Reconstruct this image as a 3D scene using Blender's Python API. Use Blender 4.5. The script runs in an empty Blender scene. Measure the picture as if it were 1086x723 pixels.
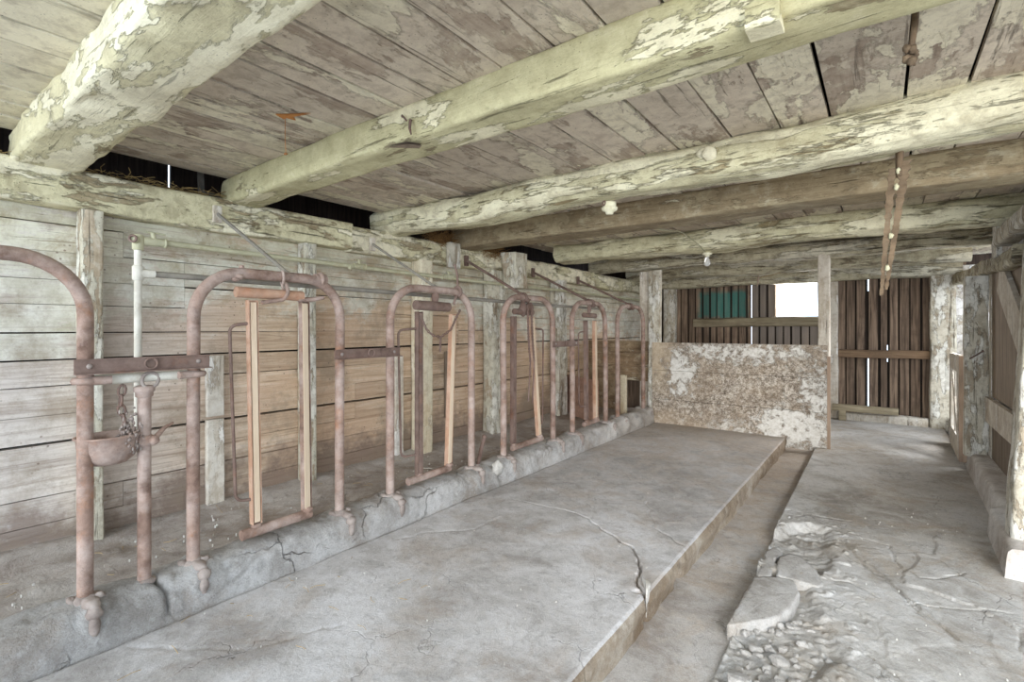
import bpy, math, random
import numpy as np
from mathutils import Vector, noise as mnoise

SC = bpy.context.scene
COL = SC.collection
rng = random.Random(7)
PI = math.pi

# ------------------------------------------------------------------ mesh builder
class MB:
    def __init__(self, smooth=False):
        self.v = []; self.f = []; self.r = []; self.s = []; self.sm = smooth
    def add(self, vs, fs, rnd=None, smooth=None):
        b = len(self.v); rnd = rng.random() if rnd is None else rnd
        smooth = self.sm if smooth is None else smooth
        self.v += [tuple(p) for p in vs]; self.r += [rnd]*len(vs)
        self.f += [tuple(b+i for i in f) for f in fs]; self.s += [smooth]*len(fs)
    def box(self, x0, x1, y0, y1, z0, z1, rnd=None, jit=0.0):
        j = lambda: rng.uniform(-jit, jit)
        vs = [(x+j(), y+j(), z+j()) for z in (z0, z1) for y in (y0, y1) for x in (x0, x1)]
        self.add(vs, [(0,2,3,1),(4,5,7,6),(0,1,5,4),(2,6,7,3),(0,4,6,2),(1,3,7,5)], rnd, False)
    def bar(self, p, q, w, h, up=(0,0,1), rnd=None):
        """square bar from p to q, w across, h along 'up'"""
        p = Vector(p); q = Vector(q); d = (q-p).normalized(); up = Vector(up)
        s = d.cross(up).normalized(); u = s.cross(d).normalized()
        vs = [c + s*(a*w/2) + u*(b*h/2) for c in (p, q) for a, b in ((-1,-1),(1,-1),(1,1),(-1,1))]
        self.add(vs, [(0,1,2,3),(7,6,5,4),(0,4,5,1),(1,5,6,2),(2,6,7,3),(3,7,4,0)], rnd, False)
    def loft(self, rings, closed=True, caps=True, rnd=None, smooth=True):
        n = len(rings[0]); vs = [p for r in rings for p in r]; fs = []
        for i in range(len(rings)-1):
            for j in range(n if closed else n-1):
                k = (j+1) % n
                fs.append((i*n+j, i*n+k, (i+1)*n+k, (i+1)*n+j))
        self.add(vs, fs, rnd, smooth)
        if caps and closed:
            for ring, rev in ((rings[0], True), (rings[-1], False)):
                c = sum((Vector(p) for p in ring), Vector())/n
                vs2 = list(ring)+[c]
                self.add(vs2, [((j+1)%n, j, n) if rev else (j, (j+1)%n, n) for j in range(n)], self.r[-1], False)
    def tube(self, pts, r, seg=10, rnd=None, wob=0.0):
        pts = [Vector(p) for p in pts]
        rad = r if isinstance(r, (list, tuple)) else [r]*len(pts)
        t0 = (pts[1]-pts[0]).normalized()
        a = Vector((0,0,1)) if abs(t0.z) < .9 else Vector((1,0,0))
        nrm = t0.cross(a).normalized(); rings = []
        for i, p in enumerate(pts):
            if i == 0: t = t0
            elif i == len(pts)-1: t = (p-pts[i-1]).normalized()
            else: t = ((p-pts[i-1]).normalized()+(pts[i+1]-p).normalized()).normalized()
            nrm = (nrm - t*nrm.dot(t)).normalized(); b = t.cross(nrm)
            rr = rad[i]
            rings.append([p + (nrm*math.cos(2*PI*k/seg)+b*math.sin(2*PI*k/seg))*(rr*(1+rng.uniform(-wob, wob))) for k in range(seg)])
        self.loft(rings, rnd=rnd)
    def torus(self, c, ax, R, r, seg=14, seg2=7, stretch=(1,1), u=None):
        c = Vector(c); ax = Vector(ax).normalized()
        u = Vector(u) if u is not None else (Vector((0,0,1)) if abs(ax.z) < .9 else Vector((1,0,0)))
        u = (u-ax*u.dot(ax)).normalized(); w = ax.cross(u); vs = []; fs = []
        for i in range(seg):
            a = 2*PI*i/seg; d = u*math.cos(a)+w*math.sin(a)
            cc = c + u*(R*stretch[0]*math.cos(a)) + w*(R*stretch[1]*math.sin(a))
            for j in range(seg2):
                b = 2*PI*j/seg2
                vs.append(cc + d*(r*math.cos(b)) + ax*(r*math.sin(b)))
        for i in range(seg):
            for j in range(seg2):
                fs.append((i*seg2+j, ((i+1)%seg)*seg2+j, ((i+1)%seg)*seg2+(j+1)%seg2, i*seg2+(j+1)%seg2))
        self.add(vs, fs, None, True)
    def chain(self, pts, L=.035, r=.004):
        """links along a polyline"""
        P = resample(pts, L*.72)
        for i in range(len(P)-1):
            d = (P[i+1]-P[i]).normalized(); a = Vector((1,0,0)) if abs(d.x) < .8 else Vector((0,1,0))
            s = d.cross(a).normalized(); ax = s if i % 2 else d.cross(s)
            self.torus((P[i]+P[i+1])/2, ax, L/2-r, r, 10, 5, (1, .55), d)
    def blob(self, c, rad, amp=.2, seed=0, nu=12, nv=8, fr=1.5, smooth=True):
        c = Vector(c); vs = []; fs = []
        for i in range(nv+1):
            th = PI*i/nv
            for j in range(nu):
                ph = 2*PI*j/nu
                d = Vector((math.sin(th)*math.cos(ph), math.sin(th)*math.sin(ph), math.cos(th)))
                k = 1+amp*mnoise.noise(d*fr+Vector((seed*7.3, seed*3.1, seed*1.7)))
                vs.append(c+Vector((d.x*rad[0], d.y*rad[1], d.z*rad[2]))*k)
        for i in range(nv):
            for j in range(nu):
                fs.append((i*nu+j, (i+1)*nu+j, (i+1)*nu+(j+1)%nu, i*nu+(j+1)%nu))
        self.add(vs, fs, None, smooth)
    def lathe(self, c, prof, seg=20, ax='z'):
        c = Vector(c); rings = []
        for r, h in prof:
            ring = []
            for k in range(seg):
                a = 2*PI*k/seg; x, y = r*math.cos(a), r*math.sin(a)
                ring.append(c + (Vector((x, y, h)) if ax == 'z' else Vector((h, x, y)) if ax == 'x' else Vector((y, h, x))))
            rings.append(ring)
        self.loft(rings)
    def timber(self, axis, a0, a1, b0, b1, c0, c1, n=5, amp=.006, seed=0, step=.05, seg=28, bow=(0,0), fr=2.0, taper=0, rnd=None):
        """rough-hewn timber: superellipse section (exponent n), lumpy along its length.
        axis 'x': b = y range, c = z range; 'y': b = x range, c = z range; 'z': b = x, c = y"""
        m = max(2, int(abs(a1-a0)/step)); rings = []
        hb, hc = (b1-b0)/2, (c1-c0)/2; cb, cc = (b0+b1)/2, (c0+c1)/2
        sd = Vector((seed*3.7, seed*1.3, seed*5.1))
        for i in range(m+1):
            t = i/m; a = a0+(a1-a0)*t; ring = []
            wb = amp*1.5*mnoise.noise(Vector((a*1.1, seed, 0)))+bow[0]*4*t*(1-t)
            wc = amp*1.5*mnoise.noise(Vector((a*1.1, seed, 9)))+bow[1]*4*t*(1-t)
            k = 1-taper*t
            for j in range(seg):
                th = 2*PI*(j+.5)/seg; cs, sn = math.cos(th), math.sin(th)
                x = math.copysign(abs(cs)**(2/n), cs); y = math.copysign(abs(sn)**(2/n), sn)
                q = Vector((a*fr, x*hb*9, y*hc*9))+sd
                d = amp*(mnoise.noise(q)+.6*mnoise.noise(q*2.7)+.35*mnoise.noise(Vector((q.x*2, q.y*5, q.z*5))))
                bb = cb+wb+x*hb*k+cs*d; ccx = cc+wc+y*hc*k+sn*d
                ring.append((a, bb, ccx) if axis == 'x' else (bb, a, ccx) if axis == 'y' else (bb, ccx, a))
            if axis == 'y': ring.reverse()
            rings.append(ring)
        self.loft(rings, rnd=rnd)
    def sheet(self, A):
        """A: numpy array (nu, nv, 3)"""
        nu, nv, _ = A.shape; b = len(self.v)
        self.v += [tuple(p) for p in A.reshape(-1, 3).tolist()]; self.r += [.5]*(nu*nv)
        for i in range(nu-1):
            for j in range(nv-1):
                k = b+i*nv+j
                self.f.append((k, k+1, k+nv+1, k+nv)); self.s.append(True)
    def build(self, name, mat, parent=None, origin=None):
        if origin is None:
            if parent is not None: origin = wloc(parent)
            else:
                xs = [p[0] for p in self.v]; ys = [p[1] for p in self.v]; zs = [p[2] for p in self.v]
                origin = Vector(((min(xs)+max(xs))/2, (min(ys)+max(ys))/2, min(zs)))
        o = Vector(origin)
        me = bpy.data.meshes.new(name)
        me.from_pydata([(p[0]-o.x, p[1]-o.y, p[2]-o.z) for p in self.v], [], self.f)
        me.polygons.foreach_set('use_smooth', self.s)
        at = me.attributes.new('rnd', 'FLOAT', 'POINT'); at.data.foreach_set('value', self.r)
        me.materials.append(mat); me.update()
        ob = bpy.data.objects.new(name, me); COL.objects.link(ob)
        if parent is not None:
            ob.parent = parent; ob.location = o-wloc(parent)
        else: ob.location = o
        return ob

def wloc(o):
    l = Vector(o.location)
    while o.parent is not None:
        o = o.parent; l = l+Vector(o.location)
    return l

def resample(pts, d):
    pts = [Vector(p) for p in pts]; out = [pts[0]]; acc = 0.0
    for a, b in zip(pts, pts[1:]):
        L = (b-a).length; t = d-acc
        while t <= L:
            out.append(a+(b-a)*(t/L)); t += d
        acc = (acc+L) % d
    return out

def fillet(pts, r, k=7):
    pts = [Vector(p) for p in pts]; out = [pts[0]]
    for a, b, c in zip(pts, pts[1:], pts[2:]):
        u = (a-b).normalized(); w = (c-b).normalized(); ang = u.angle(w)
        dist = min(r/math.tan(ang/2), (a-b).length*.49, (c-b).length*.49); rr = dist*math.tan(ang/2)
        bis = (u+w).normalized(); cen = b+bis*(rr/math.sin(ang/2))
        p0 = b+u*dist; p1 = b+w*dist; e0 = p0-cen; e1 = p1-cen; om = e0.angle(e1)
        for i in range(k+1):
            t = i/k
            out.append(cen+e0*(math.sin((1-t)*om)/math.sin(om))+e1*(math.sin(t*om)/math.sin(om)))
    out.append(pts[-1])
    return out

def thing(name, label, cat, loc, group=None):
    o = bpy.data.objects.new(name, None); COL.objects.link(o)
    o.location = loc; o.empty_display_size = .1
    o['label'] = label; o['category'] = cat
    if group: o['group'] = group
    return o
def tag(o, label, cat, group=None, kind=None):
    o['label'] = label; o['category'] = cat
    if group: o['group'] = group
    if kind: o['kind'] = kind
    return o
def struct(mb, name, mat):
    o = mb.build(name, mat, origin=(0,0,0)); o['kind'] = 'structure'
    return o

# ------------------------------------------------------------------ numpy noise
def vnoise(x, y, seed=0):
    xi = np.floor(x).astype(np.int64); yi = np.floor(y).astype(np.int64); fx = x-xi; fy = y-yi
    def h(a, b):
        n = (a*374761393+b*668265263+seed*1442695041) & 0xFFFFFFFF
        n = ((n ^ (n >> 13))*1274126177) & 0xFFFFFFFF
        return ((n ^ (n >> 16)) & 0xFFFF)/65535.0
    sx = fx*fx*(3-2*fx); sy = fy*fy*(3-2*fy)
    return (h(xi, yi)*(1-sx)+h(xi+1, yi)*sx)*(1-sy)+(h(xi, yi+1)*(1-sx)+h(xi+1, yi+1)*sx)*sy-.5
def fbm(x, y, oct=4, seed=0):
    s = 0; a = 1.0
    for i in range(oct):
        s = s+a*vnoise(x*2**i+17.3*i, y*2**i-9.1*i, seed+i); a *= .5
    return s
def dpoly(x, y, pts):
    d = np.full(x.shape, 1e9)
    for (ax, ay), (bx, by) in zip(pts, pts[1:]):
        vx, vy = bx-ax, by-ay; L = vx*vx+vy*vy+1e-12
        t = np.clip(((x-ax)*vx+(y-ay)*vy)/L, 0, 1)
        d = np.minimum(d, np.hypot(x-ax-t*vx, y-ay-t*vy))
    return d
def inpoly(x, y, pts):
    c = np.zeros(x.shape, bool)
    for (ax, ay), (bx, by) in zip(pts, pts[1:]+pts[:1]):
        if ay == by: continue
        c ^= ((ay > y) != (by > y)) & (x < (bx-ax)*(y-ay)/(by-ay)+ax)
    return c
def sdp(x, y, pts):
    d = dpoly(x, y, pts+pts[:1])
    return np.where(inpoly(x, y, pts), -d, d)
def uq(a):
    a = np.sort(a); return a[np.concatenate([[True], np.diff(a) > .003])]
def sstep(a, b, x):
    t = np.clip((x-a)/(b-a), 0, 1); return t*t*(3-2*t)

# ------------------------------------------------------------------ materials
def lin(c):
    o = []
    for k in c[:3]:
        k /= 255.0
        o.append(k/12.92 if k <= .04045 else ((k+.055)/1.055)**2.4)
    return (*o, 1.0)

class NT:
    def __init__(self, name, rough=.9):
        self.m = bpy.data.materials.new(name); self.m.use_nodes = True
        self.t = self.m.node_tree; self.n = self.t.nodes; self.n.clear()
        self.out = self.n.new('ShaderNodeOutputMaterial'); self.b = self.n.new('ShaderNodeBsdfPrincipled')
        self.b.inputs['Roughness'].default_value = rough
        self.b.inputs['Specular IOR Level'].default_value = .25
        self.t.links.new(self.b.outputs[0], self.out.inputs[0])
        self.tc = self.n.new('ShaderNodeTexCoord'); self.oi = self.n.new('ShaderNodeObjectInfo')
    def set(self, sock, v):
        if isinstance(v, bpy.types.NodeSocket): self.t.links.new(v, sock)
        elif isinstance(v, (tuple, list)) and len(v) == 3 and sock.type == 'RGBA': sock.default_value = lin(v)
        else: sock.default_value = v
    def math(self, op, a, b=0.0, c=None, clamp=False):
        n = self.n.new('ShaderNodeMath'); n.operation = op; n.use_clamp = clamp
        self.set(n.inputs[0], a); self.set(n.inputs[1], b)
        if c is not None: self.set(n.inputs[2], c)
        return n.outputs[0]
    def vmath(self, op, a, b):
        n = self.n.new('ShaderNodeVectorMath'); n.operation = op
        self.set(n.inputs[0], a); self.set(n.inputs[1], b); return n.outputs[0]
    def coord(self, rand=True, attr=True):
        v = self.tc.outputs['Object']
        if rand:
            k = self.math('MULTIPLY', self.oi.outputs['Random'], 37.0)
            if attr:
                k = self.math('ADD', k, self.math('MULTIPLY', self.rnd(), 23.0))
            c = self.n.new('ShaderNodeCombineXYZ'); 
            for i in range(3): self.t.links.new(k, c.inputs[i])
            v = self.vmath('ADD', v, c.outputs[0])
        return v
    def rnd(self):
        a = self.n.new('ShaderNodeAttribute'); a.attribute_name = 'rnd'; return a.outputs['Fac']
    def xyz(self):
        s = self.n.new('ShaderNodeSeparateXYZ'); self.t.links.new(self.tc.outputs['Object'], s.inputs[0])
        return s.outputs
    def scale(self, v, s): return self.vmath('MULTIPLY', v, tuple(s))
    def noise(self, v, sc, det=6, ro=.55, dist=0.0):
        n = self.n.new('ShaderNodeTexNoise'); self.t.links.new(v, n.inputs['Vector'])
        n.inputs['Scale'].default_value = sc; n.inputs['Detail'].default_value = det
        n.inputs['Roughness'].default_value = ro; n.inputs['Distortion'].default_value = dist
        return n.outputs['Fac']
    def vor(self, v, sc, feat='F1'):
        n = self.n.new('ShaderNodeTexVoronoi'); n.feature = feat; self.t.links.new(v, n.inputs['Vector'])
        n.inputs['Scale'].default_value = sc; return n.outputs['Distance']
    def rng(self, v, a, b, c=0.0, d=1.0):
        n = self.n.new('ShaderNodeMapRange'); n.clamp = True
        self.set(n.inputs[0], v); self.set(n.inputs[1], a); self.set(n.inputs[2], b); self.set(n.inputs[3], c); self.set(n.inputs[4], d)
        return n.outputs[0]
    def ramp(self, f, *st):
        n = self.n.new('ShaderNodeValToRGB'); self.t.links.new(f, n.inputs[0]); e = n.color_ramp.elements
        while len(e) < len(st): e.new(.5)
        for x, (p, c) in zip(e, st): x.position = p; x.color = lin(c)
        return n.outputs[0]
    def mix(self, f, a, b):
        n = self.n.new('ShaderNodeMix'); n.data_type = 'RGBA'
        self.set(n.inputs[0], f); self.set(n.inputs[6], a); self.set(n.inputs[7], b); return n.outputs[2]
    def bump(self, h, st=.5, d=.01):
        n = self.n.new('ShaderNodeBump'); n.inputs['Strength'].default_value = st; n.inputs['Distance'].default_value = d
        self.t.links.new(h, n.inputs['Height']); self.t.links.new(n.outputs[0], self.b.inputs['Normal'])
    def done(self, col):
        self.set(self.b.inputs['Base Color'], col); return self.m

def stretch(axis, k=.1):
    return {'x': (k,1,1), 'y': (1,k,1), 'z': (1,1,k)}[axis]

def painted(name, axis, w0, w1, p1, p2, cov1=.42, cov2=.54, sc=3.0, dirt=(96,84,62), dirtamt=.5, st=.35, tint=.12, rough=1.0, edgey=None, age=1.0):
    """old wood under two flaking coats; smaller cov = more paint"""
    m = NT(name); v = m.coord()
    g = m.noise(m.scale(v, stretch(axis, .07)), 34, 9, .65, .5)
    wood = m.ramp(g, (.3, w0), (.68, w1))
    vs = m.scale(v, stretch(axis, st))
    n1 = m.noise(vs, sc*1.6, 14, .68, .3); n2 = m.noise(m.vmath('ADD', vs, (7.1, 3.3, 5.7)), sc*1.5, 14, .64, .2)
    if edgey is not None:
        p = m.xyz(); e = m.rng(p[1], edgey[0], edgey[1], 0, edgey[2]); n1 = m.math('ADD', n1, e); n2 = m.math('ADD', n2, m.math('MULTIPLY', e, .8))
    gf = m.math('MULTIPLY', m.math('SUBTRACT', g, .5), .12)
    k1 = m.rng(m.math('ADD', n1, gf), cov1, cov1+.025); k2 = m.rng(m.math('ADD', n2, gf), cov2, cov2+.014)
    fine = m.noise(v, 75, 6, .75); mid = m.noise(v, 13, 9, .7, .3)
    c = m.mix(m.math('MULTIPLY', k1, m.rng(fine, .28, .45, .45, 1.0)), wood, p1)
    c = m.mix(k2, c, p2)
    c = m.mix(m.rng(mid, .52, .38, 0, .42*age), c, dirt)                       # broad grime
    c = m.mix(m.rng(mid, .55, .66, 0, .4), c, p2)
    cr = m.noise(m.scale(v, stretch(axis, .045)), 30, 7, .7, .35)
    crk = m.math('MULTIPLY', m.rng(cr, .39, .33), m.math('SUBTRACT', 1.0, m.math('MULTIPLY', k2, .45)))
    c = m.mix(m.math('MULTIPLY', crk, min(1, .75*age)), c, tuple(int(x*.62) for x in dirt))
    d = m.rng(m.noise(m.vmath('ADD', v, (3., 9., 1.)), 2.6, 11, .72), .5, .7, 0, dirtamt)
    c = m.mix(d, c, dirt)
    # torn rims of the flakes
    rim = m.math('MULTIPLY', m.rng(n2, cov2-.022, cov2-.004), m.rng(n2, cov2+.012, cov2))
    c = m.mix(m.math('MULTIPLY', rim, .4*age), c, tuple(int(x*.7) for x in dirt))
    spk = m.rng(m.vor(v, 60), .17, .10)
    c = m.mix(m.math('MULTIPLY', m.math('MULTIPLY', spk, m.rng(m.noise(v, 7, 4), .46, .58)), .75*age), c, (62, 48, 34))
    c = m.mix(m.rng(fine, .56, .74, 0, .3), c, tuple(int(x*.75) for x in dirt))
    t = m.rng(m.rnd(), 0, 1, 1-tint, 1+tint*.4)
    hsv = m.n.new('ShaderNodeHueSaturation'); m.set(hsv.inputs['Value'], t); m.set(hsv.inputs['Color'], c)
    h = m.math('ADD', m.math('ADD', m.math('MULTIPLY', k1, .4), m.math('MULTIPLY', k2, .5)), m.math('MULTIPLY', g, .5))
    h = m.math('SUBTRACT', h, m.math('MULTIPLY', crk, .9))
    h = m.math('ADD', h, m.math('ADD', m.math('MULTIPLY', fine, .3), m.math('MULTIPLY', mid, .6)))
    m.bump(h, min(1.0, .85*rough), .011*rough)
    return m.done(hsv.outputs[0])

def bare(name, axis, w0, w1, dirt=(110,95,80), dirtamt=.5, gs=30, tint=.2):
    m = NT(name); v = m.coord()
    g = m.noise(m.scale(v, stretch(axis, .07)), gs, 9, .62, .6)
    c = m.ramp(g, (.28, w0), (.72, w1))
    c = m.mix(m.rng(m.noise(v, 3, 8, .65), .45, .72, 0, dirtamt), c, dirt)
    hsv = m.n.new('ShaderNodeHueSaturation'); m.set(hsv.inputs['Value'], m.rng(m.rnd(), 0, 1, 1-tint, 1+tint*.5)); m.set(hsv.inputs['Color'], c)
    m.bump(m.math('ADD', g, m.math('MULTIPLY', m.noise(v, 80, 3), .3)), .6, .005)
    return m.done(hsv.outputs[0])

def rusty(name, c0, c1, spot, dust, dustamt=.5):
    m = NT(name, .8); v = m.coord(True, False)
    n = m.noise(v, 14, 10, .65, .4); f = m.noise(v, 120, 4, .7)
    c = m.ramp(n, (.3, c0), (.68, c1))
    c = m.mix(m.rng(m.noise(m.vmath('ADD', v, (4., 2., 8.)), 7, 8, .7), .55, .68, 0, .7), c, spot)
    c = m.mix(m.rng(m.noise(m.vmath('ADD', v, (9., 5., 1.)), 5, 9, .7), .42, .66, 0, dustamt), c, dust)
    c = m.mix(m.rng(f, .62, .72, 0, .5), c, tuple(int(k*.6) for k in c0))
    m.bump(m.math('ADD', n, m.math('MULTIPLY', f, .6)), .5, .004)
    return m.done(c)

def concrete(name, base, lo, hi, stain, stainamt=.5, wet=None, bs=.35):
    m = NT(name, .92); v = m.coord(False); p = m.xyz()
    a = m.noise(v, 1.3, 12, .66, .4); b = m.noise(v, 5, 13, .74, .7); f = m.noise(v, 150, 6, .8); q = m.noise(m.vmath('ADD', v, (2., 6., 0.)), 22, 9, .75, .4)
    c = m.ramp(a, (.39, lo), (.5, base), (.6, hi))
    c = m.mix(m.rng(b, .5, .62, 0, .55), c, hi)
    c = m.mix(m.rng(b, .47, .36, 0, .55), c, tuple(int(k*.92) for k in lo))
    c = m.mix(m.rng(m.noise(m.vmath('ADD', v, (5., 1., 0.)), 2.3, 12, .72, .5), .5, .62, 0, stainamt), c, stain)
    if wet is not None:      # the dirtier far end: dried dung and dust trodden in
        k = m.rng(m.math('ADD', p[1], m.math('MULTIPLY', m.math('SUBTRACT', b, .5), 15.0)), wet[0], wet[1], 0, wet[2])
        c = m.mix(k, c, wet[3])
    c = m.mix(m.rng(q, .52, .68, 0, .45), c, tuple(int(k*.74) for k in lo))
    c = m.mix(m.rng(q, .44, .32, 0, .35), c, hi)
    c = m.mix(m.rng(f, .45, .75, 0, .5), c, tuple(int(k*.66) for k in lo))
    c = m.mix(m.rng(f, .42, .25, 0, .3), c, (214, 212, 208))
    # hairline crazing
    vr = m.n.new('ShaderNodeTexVoronoi'); vr.feature = 'DISTANCE_TO_EDGE'; vr.inputs['Scale'].default_value = 2.2
    wv = m.vmath('ADD', v, m.scale(cnoise(m, v, 5), (.35,.35,.35))); m.t.links.new(wv, vr.inputs['Vector'])
    hl = m.math('MULTIPLY', m.rng(vr.outputs['Distance'], .010, .003), m.rng(m.noise(v, 1.7, 4), .5, .6))
    c = m.mix(m.math('MULTIPLY', hl, .35), c, tuple(int(k*.5) for k in lo))
    sp = m.rng(m.vor(v, 55), .07, .045)
    c = m.mix(m.math('MULTIPLY', sp, m.rng(m.noise(v, 4, 3), .48, .58, 0, .7)), c, (225, 222, 215))
    h = m.math('ADD', m.math('ADD', m.math('MULTIPLY', b, 1.2), m.math('MULTIPLY', q, .8)), m.math('MULTIPLY', f, .5))
    m.bump(m.math('SUBTRACT', h, hl), bs*1.4, .012)
    return m.done(c)
def cnoise(m, v, sc):
    n = m.n.new('ShaderNodeTexNoise'); m.t.links.new(v, n.inputs['Vector']); n.inputs['Scale'].default_value = sc; n.inputs['Detail'].default_value = 6
    return n.outputs['Color']

M = {}
BW0, BW1 = (128, 114, 84), (182, 170, 138)
M['beam_a'] = painted('whitewashed_beam_thick_coat', 'x', BW0, BW1, (214, 206, 170), (238, 231, 202), .34, .50, 3.2, (140, 126, 98), .35, age=.6)
M['beam_b'] = painted('whitewashed_beam_flaking', 'x', BW0, BW1, (208, 201, 160), (238, 230, 196), .36, .54, 4.0, (140, 126, 92), .35, age=.65)
M['beam_c'] = painted('hewn_log_limewash', 'x', (122, 106, 76), (178, 164, 128), (204, 198, 164), (226, 220, 190), .39, .51, 5.0, (122, 104, 72), .4, .16, .12, 1.4, age=.85)
M['beam_d'] = painted('squared_brown_timber', 'x', (128, 112, 86), (170, 154, 124), (170, 156, 126), (204, 196, 172), .52, .64, 3.0, (116, 98, 74), .4)
M['beam_e'] = painted('far_log_limewash', 'x', (110, 98, 78), (168, 156, 132), (188, 180, 154), (212, 206, 186), .43, .53, 6.0, (92, 78, 58), .6, .14, .12, 1.5)
M['ceil'] = painted('flaking_ceiling_boards', 'y', (154, 138, 122), (194, 178, 160), (210, 197, 178), (228, 219, 194), .44, .54, 1.7, (132, 114, 98), .35, .5, .14, .8, (.85, .35, .24), .8)
M['plate'] = painted('whitewashed_wall_plate', 'y', (140, 124, 94), (188, 174, 142), (212, 204, 168), (236, 228, 200), .40, .50, 4.5, (122, 106, 78), .45, .28, .1, 1.2)
M['post_p'] = painted('whitewashed_post', 'z', (156, 138, 114), (198, 182, 158), (208, 202, 182), (228, 224, 210), .44, .52, 5.0, (128, 110, 88), .4)
M['post_c'] = painted('cream_post', 'z', (196, 178, 146), (220, 206, 178), (216, 206, 180), (228, 220, 198), .45, .6, 4.0, (164, 140, 110), .3, .35, .05, .6)
M['post_g'] = painted('grey_limewashed_post', 'z', (144, 132, 114), (186, 174, 154), (198, 191, 174), (222, 219, 209), .45, .53, 6.0, (124, 110, 90), .4)
M['pale'] = painted('pale_weathered_board', 'z', (178, 166, 148), (210, 200, 184), (210, 202, 188), (226, 222, 214), .48, .58, 4.0, (146, 128, 108), .3, .35, .08, .6)
M['redbrown'] = bare('red_brown_edge_wood', 'z', (150, 126, 106), (186, 162, 140))
M['grey_wood'] = bare('grey_brown_boards', 'z', (112, 98, 84), (158, 142, 124))
M['shade_wood'] = bare('shade_dark_boards', 'z', (62, 52, 44), (122, 104, 88), (48, 40, 34), .5, 26, .35)
M['dark_back'] = bare('blackened_backing_boards', 'z', (30, 25, 22), (58, 48, 40), (24, 20, 18), .5)
M['girt'] = bare('grey_girt', 'x', (110, 98, 78), (164, 152, 126), (84, 72, 56), .5)
M['girt_brown'] = bare('brown_girt', 'x', (88, 70, 54), (136, 112, 88), (60, 48, 38), .5)
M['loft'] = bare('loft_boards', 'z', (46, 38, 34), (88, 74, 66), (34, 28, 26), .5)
M['rust'] = rusty('dusty_rusted_pipe', (96, 74, 63), (152, 126, 112), (158, 112, 82), (190, 173, 163), .7)
M['rust_d'] = rusty('dark_rusted_iron', (84, 66, 58), (124, 102, 92), (128, 88, 66), (150, 130, 120), .5)
M['rust_o'] = rusty('orange_rusted_channel', (152, 114, 90), (188, 150, 124), (176, 122, 90), (208, 186, 170), .45)
M['clamp'] = rusty('dust_caked_iron_clamp', (112, 99, 92), (154, 142, 134), (122, 96, 80), (184, 174, 166), .55)
M['crust'] = rusty('dust_crusted_strap', (66, 54, 41), (112, 94, 74), (92, 70, 50), (142, 125, 102), .4)
M['pipe_w'] = rusty('limewashed_pipe', (186, 180, 166), (222, 218, 206), (164, 136, 106), (210, 204, 190), .5)
M['pipe_g'] = rusty('dull_grey_pipe', (112, 108, 100), (146, 140, 130), (130, 110, 92), (166, 160, 146), .5)
M['pipe_v'] = rusty('limewashed_vacuum_pipe', (160, 156, 128), (194, 190, 160), (150, 134, 96), (200, 196, 168), .5)
M['strip'] = bare('tan_wood_strip', 'z', (186, 163, 138), (214, 196, 172), (170, 146, 122), .35)
M['straw'] = bare('dry_straw', 'x', (150, 124, 78), (190, 164, 112), (110, 88, 56), .4)
M['nest'] = bare('old_brown_hay', 'x', (120, 88, 52), (166, 128, 82), (80, 58, 36), .4)
M['leaf'] = bare('orange_dry_scrap', 'x', (168, 104, 52), (200, 140, 82))
M['porcelain'] = rusty('dusty_porcelain', (206, 200, 170), (228, 224, 200), (150, 130, 100), (196, 188, 156), .4)
M['floor'] = concrete('walkway_concrete', (184, 180, 174), (154, 148, 140), (202, 200, 197), (162, 148, 130), .6, (3.6, 7.5, .3, (184, 174, 162)), .5)
M['platform'] = concrete('stall_platform_concrete', (194, 191, 189), (164, 159, 155), (210, 208, 208), (166, 152, 138), .5, (3.2, 6.4, .6, (182, 166, 148)), .35)
M['gutter'] = concrete('gutter_concrete', (182, 177, 172), (156, 148, 141), (198, 195, 192), (164, 148, 130), .5, (2.6, 5.0, .6, (176, 158, 138)), .35)
M['stepface'] = concrete('dung_stained_step', (162, 147, 128), (128, 110, 90), (190, 180, 166), (122, 102, 80), .6, None, .8)
M['curb'] = concrete('rough_curb_concrete', (188, 184, 180), (150, 144, 137), (210, 208, 205), (158, 145, 132), .6, (3.6, 6, .5, (184, 172, 158)), .9)
M['manger'] = concrete('dusty_manger_floor', (180, 170, 162), (152, 140, 130), (198, 191, 184), (156, 139, 122), .6, None, .7)
M['kerb'] = concrete('whitewashed_kerb', (206, 200, 194), (172, 162, 152), (228, 225, 221), (168, 154, 140), .5, None, .5)
M['rubble'] = concrete('broken_concrete', (186, 182, 177), (156, 150, 143), (206, 204, 201), (160, 147, 132), .5, None, .6)
M['fresh'] = concrete('fresh_broken_concrete', (210, 206, 198), (184, 176, 166), (228, 226, 220), (174, 164, 150), .3, None, .6)

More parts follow.
